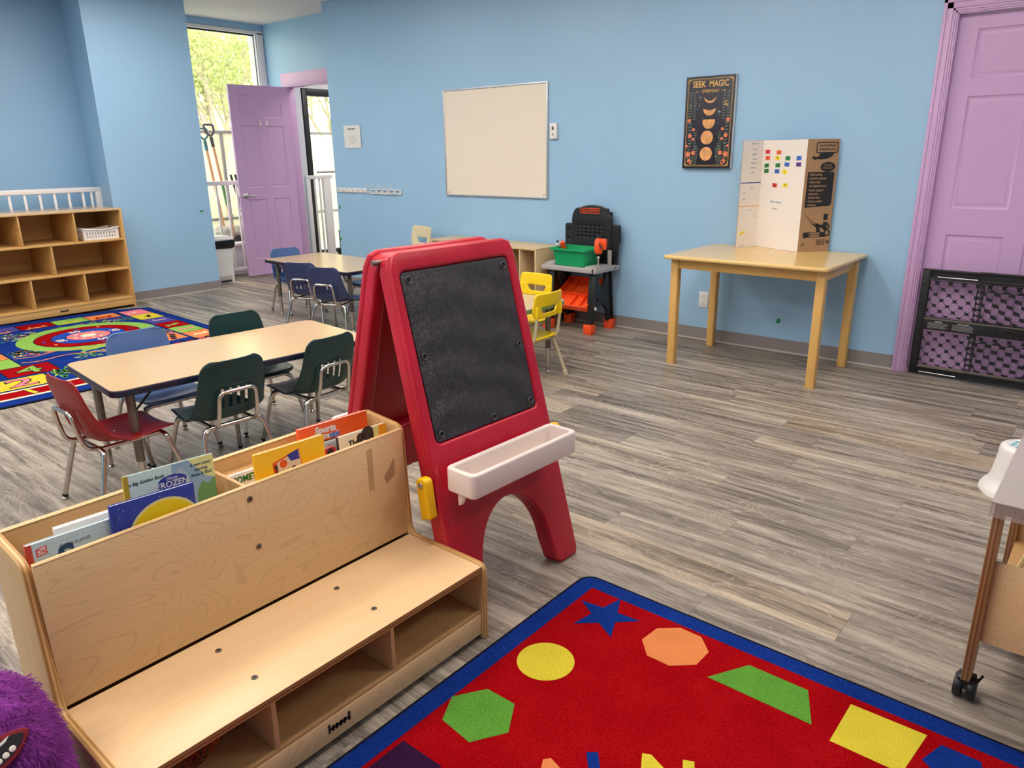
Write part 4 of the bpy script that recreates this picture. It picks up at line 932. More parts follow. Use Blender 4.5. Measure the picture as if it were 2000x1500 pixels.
def hook_rail(label, x, z, L_, n, style):
    t = wallthing('coat_hook_rail', label, 'coat hooks', x, z)
    if style == 0:
        m = MB(); m.box(-L_/2, L_/2, -.012, 0, -.022, .022, 'white', .002); m.build('rail', t)
    else:
        m = MB(); w = L_/n*.72
        m.plate(rrect(L_, .050, .006, 3), .008, 'white', holes=[rrect(w, .026, .008, 3, -L_/2+(k+.5)*L_/n, .001) for k in range(n)], mx=T(y=-.010, rx=R(90))); m.build('rail', t)
    for k in range(n):
        hx_ = -L_/2+(k+.5)*L_/n if style == 0 else -L_/2+k*L_/n*1.0+.012
        m = MB()
        if style == 0: m.tube([(hx_, -.010, .008), (hx_, -.035, .004), (hx_, -.045, .016)], .004, 'white', .012, seg=8); m.ball((hx_, -.045, .018), .007, 'white', seg=10); m.tube([(hx_, -.010, -.004), (hx_, -.030, -.018), (hx_, -.035, -.006)], .0035, 'white', .01, seg=8)
        else: m.tube([(hx_, -.010, .0), (hx_-.004, -.040, .030), (hx_-.012, -.060, .062)], .0035, 'white', .03, seg=8); m.ball((hx_-.012, -.060, .064), .0075, 'white', seg=10); m.tube([(hx_, -.010, -.005), (hx_-.003, -.040, -.020), (hx_-.005, -.052, -.006)], .0035, 'white', .01, seg=8); m.ball((hx_-.005, -.052, -.004), .0065, 'white', seg=10)
        m.build('hook', t)
hook_rail('white rail of short coat hooks nearest the alcove corner', -6.33, .999, .475, 6, 0)
hook_rail('white open rail with long double hooks, right of the short hook rail', -5.80, .995, .452, 5, 1)
t = wallthing('wall_outlet', 'white double power outlet low on the blue wall under the maple table', 'outlet', -2.363, .302)
m = MB(); m.box(-.035, .035, -.006, 0, -.0575, .0575, 'white', .002); m.build('cover_plate', t)
for s in (-1, 1):
    m = MB(); m.box(-.017, .017, -.008, -.005, s*.024-.014, s*.024+.014, 'white', .004, 3)
    for x in (-.006, .006): m.box(x-.001, x+.001, -.0084, -.0078, s*.024-.001, s*.024+.008, 'ink')
    m.cyl((0, -.0084, s*.024-.007), (0, -.0078, s*.024-.007), .0022, 'ink', seg=8); m.build('receptacle', t)
for x, z, a in ((-1.803, .216, .7), (-2.306, .178, .6), (-6.56, .82, .5), (-6.585, .486, .6)):
    m = MB(); m.plate([(-.011, -.018), (.012, -.016), (.012, .017), (-.012, .018)], .0006, 'tape', mx=T(rx=R(90), ry=a*.6)); m.build('green_tape_scrap', label={-1.803: 'scrap of green tape on the blue wall under the middle of the maple table', -2.306: 'scrap of green tape half behind the back left leg of the maple table', -6.56: 'scrap of green tape low under the short hook rail', -6.585: 'lowest scrap of green tape by the alcove corner'}[x], cat='tape', group=None, loc=(x, YB-.001, z))
m = MB(); m.plate([(-.020, -.010), (.018, -.006), (.022, .010), (-.016, .008)], .0006, 'tape', mx=Matrix(((0, 0, 1, 0), (1, 0, 0, 0), (0, 1, 0, 0), (0, 0, 0, 1)))); m.build('green_tape_scrap', label='scrap of green tape on the blue column near the window', cat='tape', loc=(-7.439, 3.908, .815))

# poster
t = wallthing('moon_phase_sign', 'dark wooden sign SEEK MAGIC EVERYDAY with five moon phases and flowers', 'wall sign', -2.400, 1.523)
m = MB(); m.box(-.178, .178, -.030, -.003, -.298, .298, 'night', .001); m.box(.1765, .1785, -.0295, -.004, -.2975, .2975, 'white'); m.build('panel', t)
m = MB(); F = T(y=-.0304, rx=R(90))
for w, h, g in ((.326, .566, .0018), (.314, .554, .001)): m.plate(rrect(w, h, .006, 2), .0004, 'gold', holes=[rrect(w-2*g, h-2*g, .005, 2)], mx=F)
for sx in (-1, 1):
    for sz in (-1, 1):
        for r_ in (.012, .020, .028): m.plate([(sx*(.160-r_*(1-cos(a))), sz*(.280-r_*(1-sin(a)))) for a in [pi/2*k/8 for k in range(9)]]+[(sx*(.160-.0016-r_*(1-cos(a))), sz*(.280-.0016-r_*(1-sin(a)))) for a in [pi/2*k/8 for k in range(8, -1, -1)]], .0004, 'gold', mx=F)
m.text('SEEK  MAGIC', .056, 'gold', F @ T(.002, .246, 0), bold=.018, sx=.80); m.text('EVERYDAY', .027, 'gold', F @ T(.004, .202, 0), bold=.01, sx=.95)
for s in (-1, 1): m.box(s*.085-.010+.004, s*.085+.010+.004, -.0312, -.0302, .2015, .2027, 'gold'); m.plate([(0, .005), (.005, 0), (0, -.005), (-.005, 0)], .0004, 'gold', mx=F @ T(s*.100+.004, .202))
def moon(cx, cz, r, cut, lab=None):
    if cut is None: m.plate(circ(r, 36, cx, cz), .0006, 'moon', mx=F); return
    o = [(cx+r*cos(a), cz+r*sin(a)) for a in [pi+R(cut[0])+(pi-2*R(cut[0]))*k/24 for k in range(25)]]
    x0, z0 = o[0]; x1, z1 = o[-1]; hwid = (x1-x0)/2
    o += [(x1-(x1-x0)*k/16, z1-cut[1]*sin(pi*k/16)) for k in range(1, 16)]
    m.plate(o, .0006, 'moon', mx=F)
moon(.004, .172, .046, (10, .025)); moon(.004, .092, .046, (0, .012)); moon(.003, .006, .045, (-20, .000)); moon(-.004, -.096, .045, None); moon(-.004, -.202, .045, None)
m.build('gold_print_and_moons', t)
rp = random.Random(5); m = MB()
def leafp(x, z, a, l): m.plate([(x, z), (x+l*.5*cos(a+.35), z+l*.5*sin(a+.35)), (x+l*cos(a), z+l*sin(a)), (x+l*.5*cos(a-.35), z+l*.5*sin(a-.35))], .0004, 'leafp', mx=F)
for s in (-1, 1):
    for (x0, z0, hgt, lean, l) in ((.135, -.26, .12, -.05, .022), (.112, -.27, .11, -.5, .02), (.085, -.275, .10, -.3, .016), (.128, -.14, .13, .1, .020), (.095, -.17, .10, -.1, .015), (.138, .0, .11, 0, .018), (.108, .02, .10, -.1, .016), (.133, .10, .09, .05, .014), (.105, .11, .08, .1, .012)):
        for k in range(7):
            f = k/6; leafp(s*(x0+lean*hgt*f*.5), z0+hgt*f, pi/2+s*.75, l); leafp(s*(x0+lean*hgt*f*.5), z0+hgt*f, pi/2-s*.75, l)
m.build('leaf_print', t)
m = MB()
for s in (-1, 1):
    for x, z, r_ in ((.140, -.205, .021), (.100, -.195, .017), (.128, -.250, .016), (.132, -.083, .016), (.106, -.105, .011), (.142, .018, .014), (.106, -.042, .012), (.118, -.262, .012), (.150, -.150, .01)):
        for k in range(5): m.plate(circ(r_*.42, 8, s*x+r_*.6*cos(2*pi*k/5+x*30), z+r_*.6*sin(2*pi*k/5+x*30)), .0005, 'coral', mx=F @ T(z=.0004))
        m.plate(circ(r_*.22, 8, s*x, z), .0005, 'gold', mx=F @ T(z=.0008))
for x, z in ((.12, .135), (.11, .125), (.125, .12), (.115, .112), (.128, .108)): m.plate(circ(.0055, 8, x, z), .0004, 'gold', mx=F)
m.build('flower_print', t)
m = MB()
for k in range(26):
    x, z = rp.uniform(-.09, .09), rp.uniform(-.25, .18); l = rp.choice((.002, .003, .006))
    if min(math.hypot(x, z-q) for q in (.165, .086, .003, -.096, -.202)) < .052: x = .07*(1 if x > 0 else -1)
    m.plate([(x, z+l*1.6), (x+l*.3, z), (x, z-l*1.6), (x-l*.3, z)], .0004, 'paper', mx=F); m.plate([(x-l, z), (x, z+l*.25), (x+l, z), (x, z-l*.25)], .0004, 'paper', mx=F)
m.build('star_print', t)

# ------------------------------------------------------------------ low cubby, workbench
t = thing('storage_cubby', 'low pale birch cubby against the blue wall behind the easel', 'cubby', (-4.215, 4.775, 0), R(-3))
m = MB()
m.box(-.62, .62, -.16, .16, .608, .625, 'cubby', .002); m.build('top_board', t)
for x in (-.612, .612): m = MB(); m.box(x-.008, x+.008, -.16, .16, 0, .608, 'cubby', .001); m.build('side_panel', t)
for x in (-.44, -.27, -.10, .10, .27, .44): m = MB(); m.box(x-.006, x+.006, -.155, .15, .06, .608, 'cubby', .001); m.build('divider', t)
m = MB(); m.box(-.604, .604, -.155, .15, .045, .060, 'cubby'); m.build('bottom_board', t)
m = MB(); m.box(-.604, .604, .150, .158, .0, .608, 'cubby'); m.build('back_board', t)
m = MB(); m.box(-.604, .604, -.150, -.140, 0, .046, 'cubby'); m.build('toe_kick', t)

wb = thing('toy_workbench', 'black, grey and orange toy workbench with pegboard against the blue wall', 'toy workbench', (-3.32, 4.78, 0))
m = MB()
m.plate(fil2([(-.26, -.165), (.26, -.165), (.26, .165), (-.26, .165)], [.01]*4), .034, 'wbgrey', bev=.004, mx=T(z=.487)); m.box(-.25, .25, -.155, .155, .500, .506, 'wbgrey', .002)
m.box(-.235, -.150, -.150, .02, .504, .522, 'wbgrey', .004); m.box(-.225, -.16, -.11, .0, .52, .532, 'wbgrey', .004); m.box(.150, .245, -.150, .03, .504, .520, 'wbgrey', .004)
m.box(.222, .234, -.168, -.150, .475, .505, 'dark', .002); m.cyl((.258, .10, .487), (.262, .10, .487), .006, 'dark')
for k in range(9): m.box(-.13+k*.03, -.11+k*.03, -.12, .06, .505, .508, 'wbgrey', .001)
m.build('worktop', wb, auto=R(40))
m = MB(); m.cyl((.222, .075, .50), (.222, .075, .62), .016, 'wbgrey'); m.build('drill_post', wb)
o1 = fil2([(-.175, .51), (-.170, .86), (-.150, .905), (-.13, .925), (-.09, .93), (-.05, .945), (.02, .952), (.09, .945), (.13, .932), (.165, .925), (.168, .90), (.20, .865), (.20, .51)], [.005, .04, .02, .005, .02, .03, .06, .03, .02, .005, .01, .03, .005])
hl = [circ(.006, 10, -.112+i*.040, .795-j*.028) for i in range(7) for j in range(4)]
m = MB(); m.plate(o1, .030, 'black', holes=hl, bev=.006, mx=T(y=.135, rx=R(90))); m.box(-.165, .19, .148, .156, .52, .90, 'black')
m.build('pegboard', wb, auto=R(40))
for s, x0, x1, hh in ((-1, -.238, -.165, .805), (1, .190, .272, .810)):
    m = MB(); hs = [circ(.008, 12, -.207, .752), circ(.007, 12, -.207, .690)] if s < 0 else []
    m.plate(fil2([(x0, .50), (x0-.00 if s < 0 else x0, hh), (x1, hh), (x1, .68), (x1-.012*s if s > 0 else x1, .66), (x1-(.02 if s > 0 else 0), .50)], [.003, .022, .022, .01, .01, .003]), .026, 'black', holes=hs, bev=.005, mx=T(y=.140, rx=R(90))); m.build('side_wing', wb, auto=R(40))
m = MB(); m.plate(rrect(.178, .040, .008, 4), .003, 'orange', holes=[rrect(.168, .030, .006, 4)], mx=T(.003, .117, .907, rx=R(90))); m.text('BLACK+DECKER', .0215, 'orange', T(.003, .117, .907, rx=R(90)), ext=.001, bold=.02, sx=.92); m.build('maker_plate', wb)
for sx in (-1, 1):   # side frames: two splayed legs joined by an X web
    m = MB(); X0 = sx*.195
    side = Matrix(((0, 0, 1, X0), (1, 0, 0, 0), (0, 1, 0, 0), (0, 0, 0, 1)))
    fl_ = lambda s: [(s*.105, .475), (s*.055, .475), (s*.095, .06), (s*.155, .06)]
    m.plate([(-.10, .475), (-.05, .475), (-.045, .40), (.0, .325), (.045, .40), (.05, .475), (.10, .475), (.145, .065), (.098, .065), (.082, .16), (.0, .225), (-.082, .16), (-.098, .065), (-.145, .065)], .030, 'black', bev=.004, mx=side, holes=[[(-.066, .27), (-.040, .255), (-.062, .235)]])
    m.build('side_frame', wb)
    for s in (-1, 1):
        m = MB(); m.box(X0-sx*.0-.030, X0+.030, s*.150-.006, s*.150+.006, .06, .46, 'black', .003, mx=T()); 
        for v in m.bm.verts: v.co.y -= s*(v.co.z-.06)*.11
        m.build('leg', wb)
        m = MB(); m.box(X0-.036, X0+.036, s*.142-.034, s*.142+.030, 0, .075, 'orange', .003); m.build('foot_cap', wb)
    for z in (.22, .27, .33):
        m = MB(); m.cyl((X0+.017, -.118+z*.05, z), (X0-.0, -.118+z*.05, z), .006, 'orange'); m.build('plug', wb)
m = MB(); m.lathe([(0, .012), (.010, .012), (.014, .006), (.015, 0)], 'white', 16, Matrix.Translation((.212, -.098, .192)) @ Matrix.Rotation(R(90), 4, 'Y')); m.build('knob', wb)
m = MB()   # sloping sorter tray
for a in ((-.175, .175, -.175, -.165, 0, .045), (-.175, .175, .155, .165, 0, .045), (-.175, -.167, -.17, .16, 0, .045), (.167, .175, -.17, .16, 0, .045), (-.005, .003, -.17, -.02, 0, .03), (-.17, .17, -.02, -.012, 0, .03), (-.09, -.082, -.012, .16, 0, .03), (.08, .088, -.17, -.012, 0, .03)): m.box(*a, 'orange', .002)
m.box(-.172, .172, -.17, .16, -.006, .004, 'orange')
o = m.build('sorting_tray', wb); o.location = (0, 0, .265); o.rotation_euler.x = R(32)
t = thing('storage_bin', 'green plastic storage bin sitting on the toy workbench', 'bin', (-3.325, 4.735, .5085))
m = MB()
m.plate(rrect(.275, .18, .02, 5), .006, 'green', mx=T(z=.004))
def ring(mb, mat, w0, h0, z0, w1, h1, z1, r=.02, mx=None):
    b = bmesh.new(); A = [b.verts.new((x, y, z0)) for x, y in rrect(w0, h0, r, 5)]; B = [b.verts.new((x, y, z1)) for x, y in rrect(w1, h1, r, 5)]
    for k in range(len(A)): b.faces.new((A[k], A[(k+1) % len(A)], B[(k+1) % len(A)], B[k]))
    return mb.merge(b, mat, mx)
ring(m, 'green', .275, .18, .001, .318, .215, .128); ring(m, 'green', .268, .173, .006, .310, .207, .128); ring(m, 'green', .318, .215, .128, .350, .246, .130, .025); ring(m, 'green', .310, .207, .1285, .350, .246, .134, .025); ring(m, 'green', .350, .246, .134, .352, .248, .118, .025)
m.build('tub', t, auto=R(40))
t = thing('toy_drill', 'orange and black toy drill standing by the green bin on the workbench', 'toy drill', (-3.098, 4.70, .5405))
m = MB(); m.lathe([(0, .072), (.024, .072), (.030, .080), (.032, .10), (.032, .165), (.028, .172), (.026, .180), (.012, .190), (0, .190)], 'orange', 20); m.box(.018, .070, -.012, .012, .125, .185, 'orange', .006); m.box(.040, .066, -.011, .011, .105, .130, 'orange', .004); m.build('body', t)
m = MB(); m.lathe([(0, .19), (.014, .188), (.016, .196), (.010, .204), (0, .206)], 'black', 16); m.lathe([(0, .055), (.016, .056), (.020, .072), (0, .073)], 'black', 16); m.tube([(.020, -.022, .150), (.040, -.028, .128), (.050, -.024, .118)], .006, 'black'); m.build('black_trim', t)
m = MB(); m.cyl((0, 0, .036), (0, 0, .058), .012, 'wbgrey'); m.cyl((0, 0, -.020+.002), (0, 0, .040), .005, 'wbgrey'); m.build('drill_bit', t)
t = thing('toy_tool', 'small black handled toy tool with a white knob at the workbench left edge', 'toy', (-3.508, 4.735, .5085))
m = MB(); m.tube([(0, 0, 0), (0, 0, .13), (0, 0, .165)], .004, 'black'); m.ball((0, 0, .17), .008, 'black'); m.build('handle', t); m = MB(); m.ball((.010, -.01, .145), .012, 'white'); m.build('knob', t)
m = MB(); m.tube([(.0, .0, .0), (.0, .0, .05)], .010, 'orange'); m.cyl((.045, .05, .06), (.045, .0, .165), .02, 'orange'); m.build('orange_grip', t)

# ------------------------------------------------------------------ left: maple shelf, railings
sh = thing('storage_shelf', 'tall maple three tier storage shelf against the left blue wall', 'shelf', (-7.2, 1.755, 0))
for y in (0, 1.243): m = MB(); m.box(-.58, 0, y, y+.017, 0, .910, 'shelf', .002); m.build('side_panel', sh)
m = MB(); m.box(-.58, 0, .017, 1.243, .893, .910, 'shelft', .002); m.build('top_board', sh)
for z in (.640, .372): m = MB(); m.box(-.57, -.002, .017, 1.243, z-.016, z, 'shelf', .0015); m.build('shelf_board', sh)
m = MB(); m.box(-.57, -.002, .017, 1.243, .082, .098, 'shelf', .0015); m.build('bottom_board', sh)
m = MB(); m.box(-.578, -.565, .017, 1.243, .03, .90, 'shelf'); m.build('back_board', sh)
m = MB(); m.box(-.018, -.006, .017, 1.243, .022, .083, 'shelf', .001); logo(m, T(-.0058, .635, .056, rx=R(90), rz=R(90), s=(1, 1, 1))); m.build('toe_kick', sh)
for y, z0, z1 in ((.419, .64, .893), (.851, .64, .893), (.629, .372, .624), (.420, .098, .356), (.852, .098, .356)):
    m = MB(); m.box(-.565, -.006, y-.006, y+.006, z0, z1, 'shelf', .001); m.build('divider', sh)
t = thing('plastic_basket', 'white perforated plastic basket in the top right bay of the maple shelf', 'basket', (-7.345, 2.825, .640))
m = MB(); n = 11
w, dp, hh = .300, .20, .085
def wall_holes(L_, n, mx):
    hs = [rrect(.012, .020, .005, 3, -L_/2+.03+(L_-.06)*k/(n-1), z) for k in range(n) for z in (.030, .058)]
    m.plate([(-L_/2, 0), (L_/2, 0), (L_/2+.006, hh), (-L_/2-.006, hh)], .003, 'white', holes=hs, mx=mx)
wall_holes(w, n, T(dp/2, 0, .002, rx=R(90), rz=R(90))); wall_holes(w, n, T(-dp/2, 0, .002, rx=R(90), rz=R(90)))
wall_holes(dp, 6, T(0, w/2, .002, rx=R(90))); wall_holes(dp, 6, T(0, -w/2, .002, rx=R(90)))
m.box(-dp/2, dp/2, -w/2, w/2, .001, .004, 'white'); m.build('body', t)
m = MB(); zz = lambda y: hh+.010+.014*cos(y/(w/2)*pi*.95)*-.55
pts = [(dp/2+.006, -w/2-.008+(w+.016)*k/16, zz(-w/2+(w)*k/16)) for k in range(17)]+[(-dp/2-.006, w/2+.008-(w+.016)*k/16, zz(w/2-w*k/16)) for k in range(17)]
m.tube(pts, .006, 'white', closed=True, seg=8)
b = bmesh.new()
for x in (dp/2+.003, -dp/2-.003):
    a = [b.verts.new((x, -w/2+w*k/16, hh-.006)) for k in range(17)]; c = [b.verts.new((x, -w/2+w*k/16, zz(-w/2+w*k/16))) for k in range(17)]
    for k in range(16): b.faces.new((a[k], a[k+1], c[k+1], c[k]))
m.merge(b, 'white'); m.build('rim', t)

def railing(label, x, y0, y1, ztop, zbot, ys, post=(), loc_rail=.045):
    t = thing('safety_railing', label, 'railing', (x, y0, 0))
    m = MB(); m.box(-.022, .022, 0, y1-y0, ztop-loc_rail, ztop, 'whitewood', .006); m.build('top_rail', t)
    m = MB(); m.box(-.015, .015, 0, y1-y0, zbot, zbot+.035, 'whitewood', .004); m.build('bottom_rail', t)
    for y in ys: m = MB(); m.box(-.009, .009, y-y0-.011, y-y0+.011, zbot+.03, ztop-loc_rail+.002, 'whitewood', .003); m.build('baluster', t)
    for y, wd in post: m = MB(); m.box(-.022, .022, y-y0-wd/2, y-y0+wd/2, 0, ztop-loc_rail+.002, 'whitewood', .004); m.build('post', t)
    return t
railing('white wooden railing standing behind the maple shelf', -7.87, 1.62, 3.155, 1.083, .08, [1.72, 1.84, 1.965, 2.09, 2.215, 2.34, 2.465, 2.59, 2.714, 2.838, 2.963, 3.04], [(3.105, .055), (1.65, .055)])
railing('white railing under the big window beside the trash can', -8.05, 4.02, 5.22, 1.085, .07, [4.15, 4.28, 4.418+.02, 4.541+.02, 4.655+.03, 4.81, 4.94, 5.07], [(5.19, .05), (4.05, .05)])
railing('white railing seen through the alcove doorway', -8.05, 5.62, 6.02, 1.112, .10, [5.76, 5.83], [(5.655, .06), (5.935, .11)])

# trash can
t = thing('trash_can', 'white step trash can with a black bag under the lid, beside the blue column', 'trash can', (-7.83, 4.225, 0), R(0))
m = MB()
b = bmesh.new(); A = [(x, y) for x, y in rrect(.235, .24, .025, 4)]; B = [(x*1.10, y*1.16) for x, y in A]
lo = [b.verts.new((x, y, .0)) for x, y in A]; hi = [b.verts.new((x, y, .445)) for x, y in B]
for k in range(len(lo)): b.faces.new((lo[k], lo[(k+1) % len(lo)], hi[(k+1) % len(lo)], hi[k]))
b.faces.new(lo[::-1]); b.faces.new(hi); m.merge(b, 'white'); m.box(.10, .126, -.085, .085, .012, .085, 'caulk', .004); m.build('body', t, auto=R(40))
m = MB(); b = bmesh.new(); n_ = 44; rr = random.Random(2); rows = []
base = rrect(.268, .292, .03, 10)
for z, k in ((.385, 1.0), (.395, 1.06), (.42, 1.09), (.445, 1.10), (.468, 1.06)):
    rows.append([b.verts.new((x*k*(1+rr.uniform(-.02, .02)), y*k*(1+rr.uniform(-.02, .02)), z+rr.uniform(-.006, .006))) for x, y in base])
for a, c in zip(rows, rows[1:]):
    for k in range(len(base)): b.faces.new((a[k], a[(k+1) % len(base)], c[(k+1) % len(base)], c[k]))
m.merge(b, 'bag'); m.build('bin_liner', t)
m = MB(); m.plate(rrect(.288, .315, .035, 6), .030, 'white', bev=.010, mx=T(z=.482)); m.plate(rrect(.24, .26, .035, 6), .022, 'white', bev=.009, mx=T(z=.502)); m.build('lid', t, auto=R(50))
m = MB(); m.box(.115, .150, -.060, .060, .020, .036, 'dark', .005); m.build('foot_pedal', t)

# ------------------------------------------------------------------ rugs
rg = thing('shapes_rug', 'red rug with a blue border and coloured shapes, front right', 'rug', (-1.205, 1.80, 0))
# local origin: far left corner; +x right, y towards the camera is negative
RW, RH = 2.35, 1.95
def rugpts(w, h, r, ins): return [(x, y) for x, y in rrect(w-2*ins, h-2*ins, r, 6, w/2, -h/2)]
m = MB(); m.plate(rugpts(RW, RH, .05, 0), .009, 'rbind', mx=T(z=.0047), bev=.003); m.plate(rugpts(RW, RH, .045, .008), .0095, 'rblue', mx=T(z=.0052), bev=.003); m.build('blue_border', rg)
m = MB(); m.plate(rrect(RW-.13, RH-.13, .004, 2, RW/2, -RH/2), .0006, 'rred', mx=T(z=.0104)); m.build('red_field', rg)
def rs(pts, mat, nm): 
    q = MB(); q.plate([(x+1.205, y-1.80) for x, y in pts], .0008, mat, mx=T(z=.0110)); q.build(nm, rg)
cx_, cy_ = -1.025, 1.634
rs([(cx_+(.104 if k % 2 == 0 else .042)*cos(R(96+36*k)), cy_+(.104 if k % 2 == 0 else .042)*sin(R(96+36*k))) for k in range(10)], 'rblue', 'star_motif')
rs(circ(.079, 48, -1.038, 1.357), 'ryel', 'circle_motif')
rs([(-.881, 1.604), (-.874, 1.676), (-.822, 1.722), (-.755, 1.720), (-.709, 1.672), (-.711, 1.602), (-.765, 1.552), (-.835, 1.552)], 'ror', 'octagon_motif')
rs([(-.998, 1.176), (-1.088, 1.174), (-1.140, 1.095), (-1.102, 1.022), (-1.000, 1.010), (-.948, 1.092)], 'rgreen', 'hexagon_motif')
rs([(-.666, 1.575), (-.600, 1.690), (-.443, 1.690), (-.395, 1.575)], 'rgreen', 'trapezoid_motif')
rs([(-.343, 1.707), (-.172, 1.712), (-.190, 1.552), (-.345, 1.550)], 'ryel', 'square_motif')
rs([(-.17+.068*cos(R(54+72*k))+.07, 1.645+.068*sin(R(54+72*k))) for k in range(5)], 'rblue', 'pentagon_motif')
rs([(-1.125, .915), (-1.000, .918), (-.998, .70), (-1.128, .70)], 'rpur', 'square_motif')
rs([(-1.10, .50), (-.98, .50), (-1.04, .60)], 'ror', 'triangle_motif')
for ch, x, y, a, mt in (('A', -.772, 1.042, 50, 'ror'), ('L', -.697, 1.128, 40, 'rblue'), ('N', -.582, 1.203, 27, 'ryel')):
    q = MB(); q.text(ch, .17, mt, T(x+1.205, y-1.80, .0112, rz=R(a)), ext=.0004, bold=.03); q.build('letter_motif', rg)

rl = thing('game_rug', 'blue rug with coloured picture squares and red, green and blue rings beside the maple shelf', 'rug', (-7.0, 3.03, 0), R(-2.5))
# local u = x (0..2.33), v = y (0..-2.1)
m = MB(); m.plate([(x, y) for x, y in [(-.005, .005), (2.345, .005), (2.345, -2.0), (-.255, -2.0), (-.155, -.30)]], .008, 'rbind', mx=T(z=.0042)); m.plate([(.005, -.005), (2.33, -.005), (2.33, -1.99), (-.24, -1.99), (-.14, -.30)], .009, 'rblue', mx=T(z=.0048)); m.build('blue_ground', rl)
m = MB(); zl = [.0096]
def tile(u0, u1, v0, v1, mat): 
    m.poly([(u0, v0), (u1, v0), (u1, v1), (u0, v1)], .0094, .0004, mat)
def outl(u0, u1, v0, v1):
    for a in ((u0, u1, v0-.004, v0+.004), (u0, u1, v1-.004, v1+.004), (u0-.004, u0+.004, v0, v1), (u1-.004, u1+.004, v0, v1)): m.box(a[0], a[1], a[2], a[3], .0096, .0100, 'rbind')
def T2(u0, u1, v0, v1, mat): tile(u0, u1, v0, v1, mat); outl(u0, u1, v0, v1)
for k, c in enumerate(('rpink', 'ryel', 'rvio', 'rred', 'rgr2', 'ror', 'rpink')): T2(.025+.254*k, .279+.254*k, -.28, -.075, c)
for k, c in enumerate(('ror', 'rgr2', 'rred', 'rvio', 'ryel')): T2(.020-.018*(k+1), .240-.018*(k+1), -.315-.257*(k+1), -.315-.257*k, c)
for u0, u1, c in ((.245, .52, 'ryel'), (.52, .80, 'rvio'), (.80, 1.12-.18, 'rred'), (.94, 1.14, 'ror'), (1.14, 1.425, 'rgr2')): T2(u0, u1, -1.62, -1.42, c)
T2(1.43, 1.70, -1.57, -1.27, 'rred'); T2(1.735, 2.00, -1.70, -1.385, 'ryel'); tile(2.025, 2.22, -1.96, -.05, 'rwhite'); m.poly([(2.055, -1.96), (2.19, -1.96), (2.19, -.05), (2.055, -.05)], .0100, .0004, 'rred')
T2(1.735, 2.0, -.70, -.45, 'rgr2'); T2(1.735, 2.0, -.98, -.73, 'rvio')
m.build('picture_squares', rl)
m = MB(); cu_, cv_ = .80, -.79
for k, (r_, c) in enumerate(((.49, 'rgr2'), (.376, 'rbind'), (.368, 'rred'), (.262, 'rbind'), (.256, 'rbl2'), (.160, 'rbind'), (.154, 'rpink'), (.066, 'rbind'), (.060, 'rwhite'))): m.plate(circ(r_, 56, cu_, cv_), .0005, c, mx=T(z=.0097+.00035*k))
for k, (a, tx) in enumerate(((100, '50'), (10, '50'), (-80, '50'), (190, '50'))): m.text(tx, .085, 'rwhite', T(cu_+.208*cos(R(a)), cv_+.208*sin(R(a)), .0122, rz=R(a-90)), bold=.03)
for k in range(10): m.plate(circ(.014, 8), .0005, random.choice(('rgr2', 'rwhite')), mx=T(cu_+.108*cos(k*.63), cv_+.108*sin(k*.63), .0128))
for k in range(12): m.plate(circ(.026, 6, sy=.5), .0004, random.choice(('rvio', 'rbl2')) if k % 3 == 0 else 'ror' if k % 5 == 0 else 'rred', mx=T(cu_+.315*cos(k*.52), cv_+.315*sin(k*.52), .0116))
m.build('ring_target', rl)
m = MB(); rr = random.Random(11)
def blob(u, v, s, mat, n=9, z=.0104, sx=1): m.plate([(u+sx*s*(rr.uniform(.65, 1.1))*cos(2*pi*k/n), v+s*(rr.uniform(.45, .9))*sin(2*pi*k/n)) for k in range(n)], .0005, mat, mx=T(z=z))
# animals: little silhouettes made of a body, head, legs and tail
def beast(u, v, s, mat, a=0):
    q = T(u, v, .0106, rz=R(a)); m.plate([(-.9*s, -.1*s), (-.7*s, .3*s), (0, .38*s), (.6*s, .3*s), (.95*s, .55*s), (1.1*s, .3*s), (.75*s, .05*s), (.7*s, -.5*s), (.55*s, -.5*s), (.5*s, -.1*s), (-.4*s, -.1*s), (-.5*s, -.5*s), (-.65*s, -.5*s), (-.7*s, -.05*s)], .0005, mat, mx=q)
beast(.14, -.96, .085, 'ror', -90); beast(.14, -.70, .085, 'ryel', -90); beast(.15, -.44, .085, 'rred', -90); beast(.40, -.17, .06, 'rbind', -20); beast(.92, -.18, .07, 'rgr2', -70); beast(1.16, -.17, .075, 'rpink', -90); beast(1.42, -.17, .07, 'rwhite', -90); beast(.16, -1.22, .08, 'ror', -90); beast(.15, -.20, .05, 'rwhite', -80)
m.tube([(.62, -.22, .0102), (.66, -.20, .0102), (.66, -.12, .0102)], .004, 'rwhite', seg=6)
for k in range(420):   # leaves and flowers scattered in the corners
    u, v = rr.choice(((.33+rr.uniform(-.05, .1), -.42+rr.uniform(-.45, .1)), (.38+rr.uniform(-.1, .16), -1.22+rr.uniform(-.14, .18)), (1.04+rr.uniform(-.1, .1), -1.30+rr.uniform(-.08, .14)), (1.03+rr.uniform(-.14, .2), -.36+rr.uniform(-.08, .05))))
    if math.hypot(u-cu_, v-cv_) < .50: continue
    a = rr.uniform(0, pi); s = rr.uniform(.02, .045); c = rr.choice(('rgr2', 'rwhite', 'rpink', 'rteal', 'rgreen', 'rvio')); q = T(u, v, .0102, rz=a); m.plate([(-s, 0), (0, s*.35), (s, 0), (0, -s*.35)], .0005, c, mx=q)
for k in range(150):
    u, v = 1.42+rr.uniform(-.06, .12)-(.25*0), -1.10+rr.uniform(0, .62); s = rr.uniform(.015, .035); m.plate([(-s, 0), (0, s*.3), (s, 0), (0, -s*.3)], .0005, rr.choice(('rgr2', 'rgreen', 'rteal', 'rwhite')), mx=T(u, v, .0102, rz=rr.uniform(0, pi)))
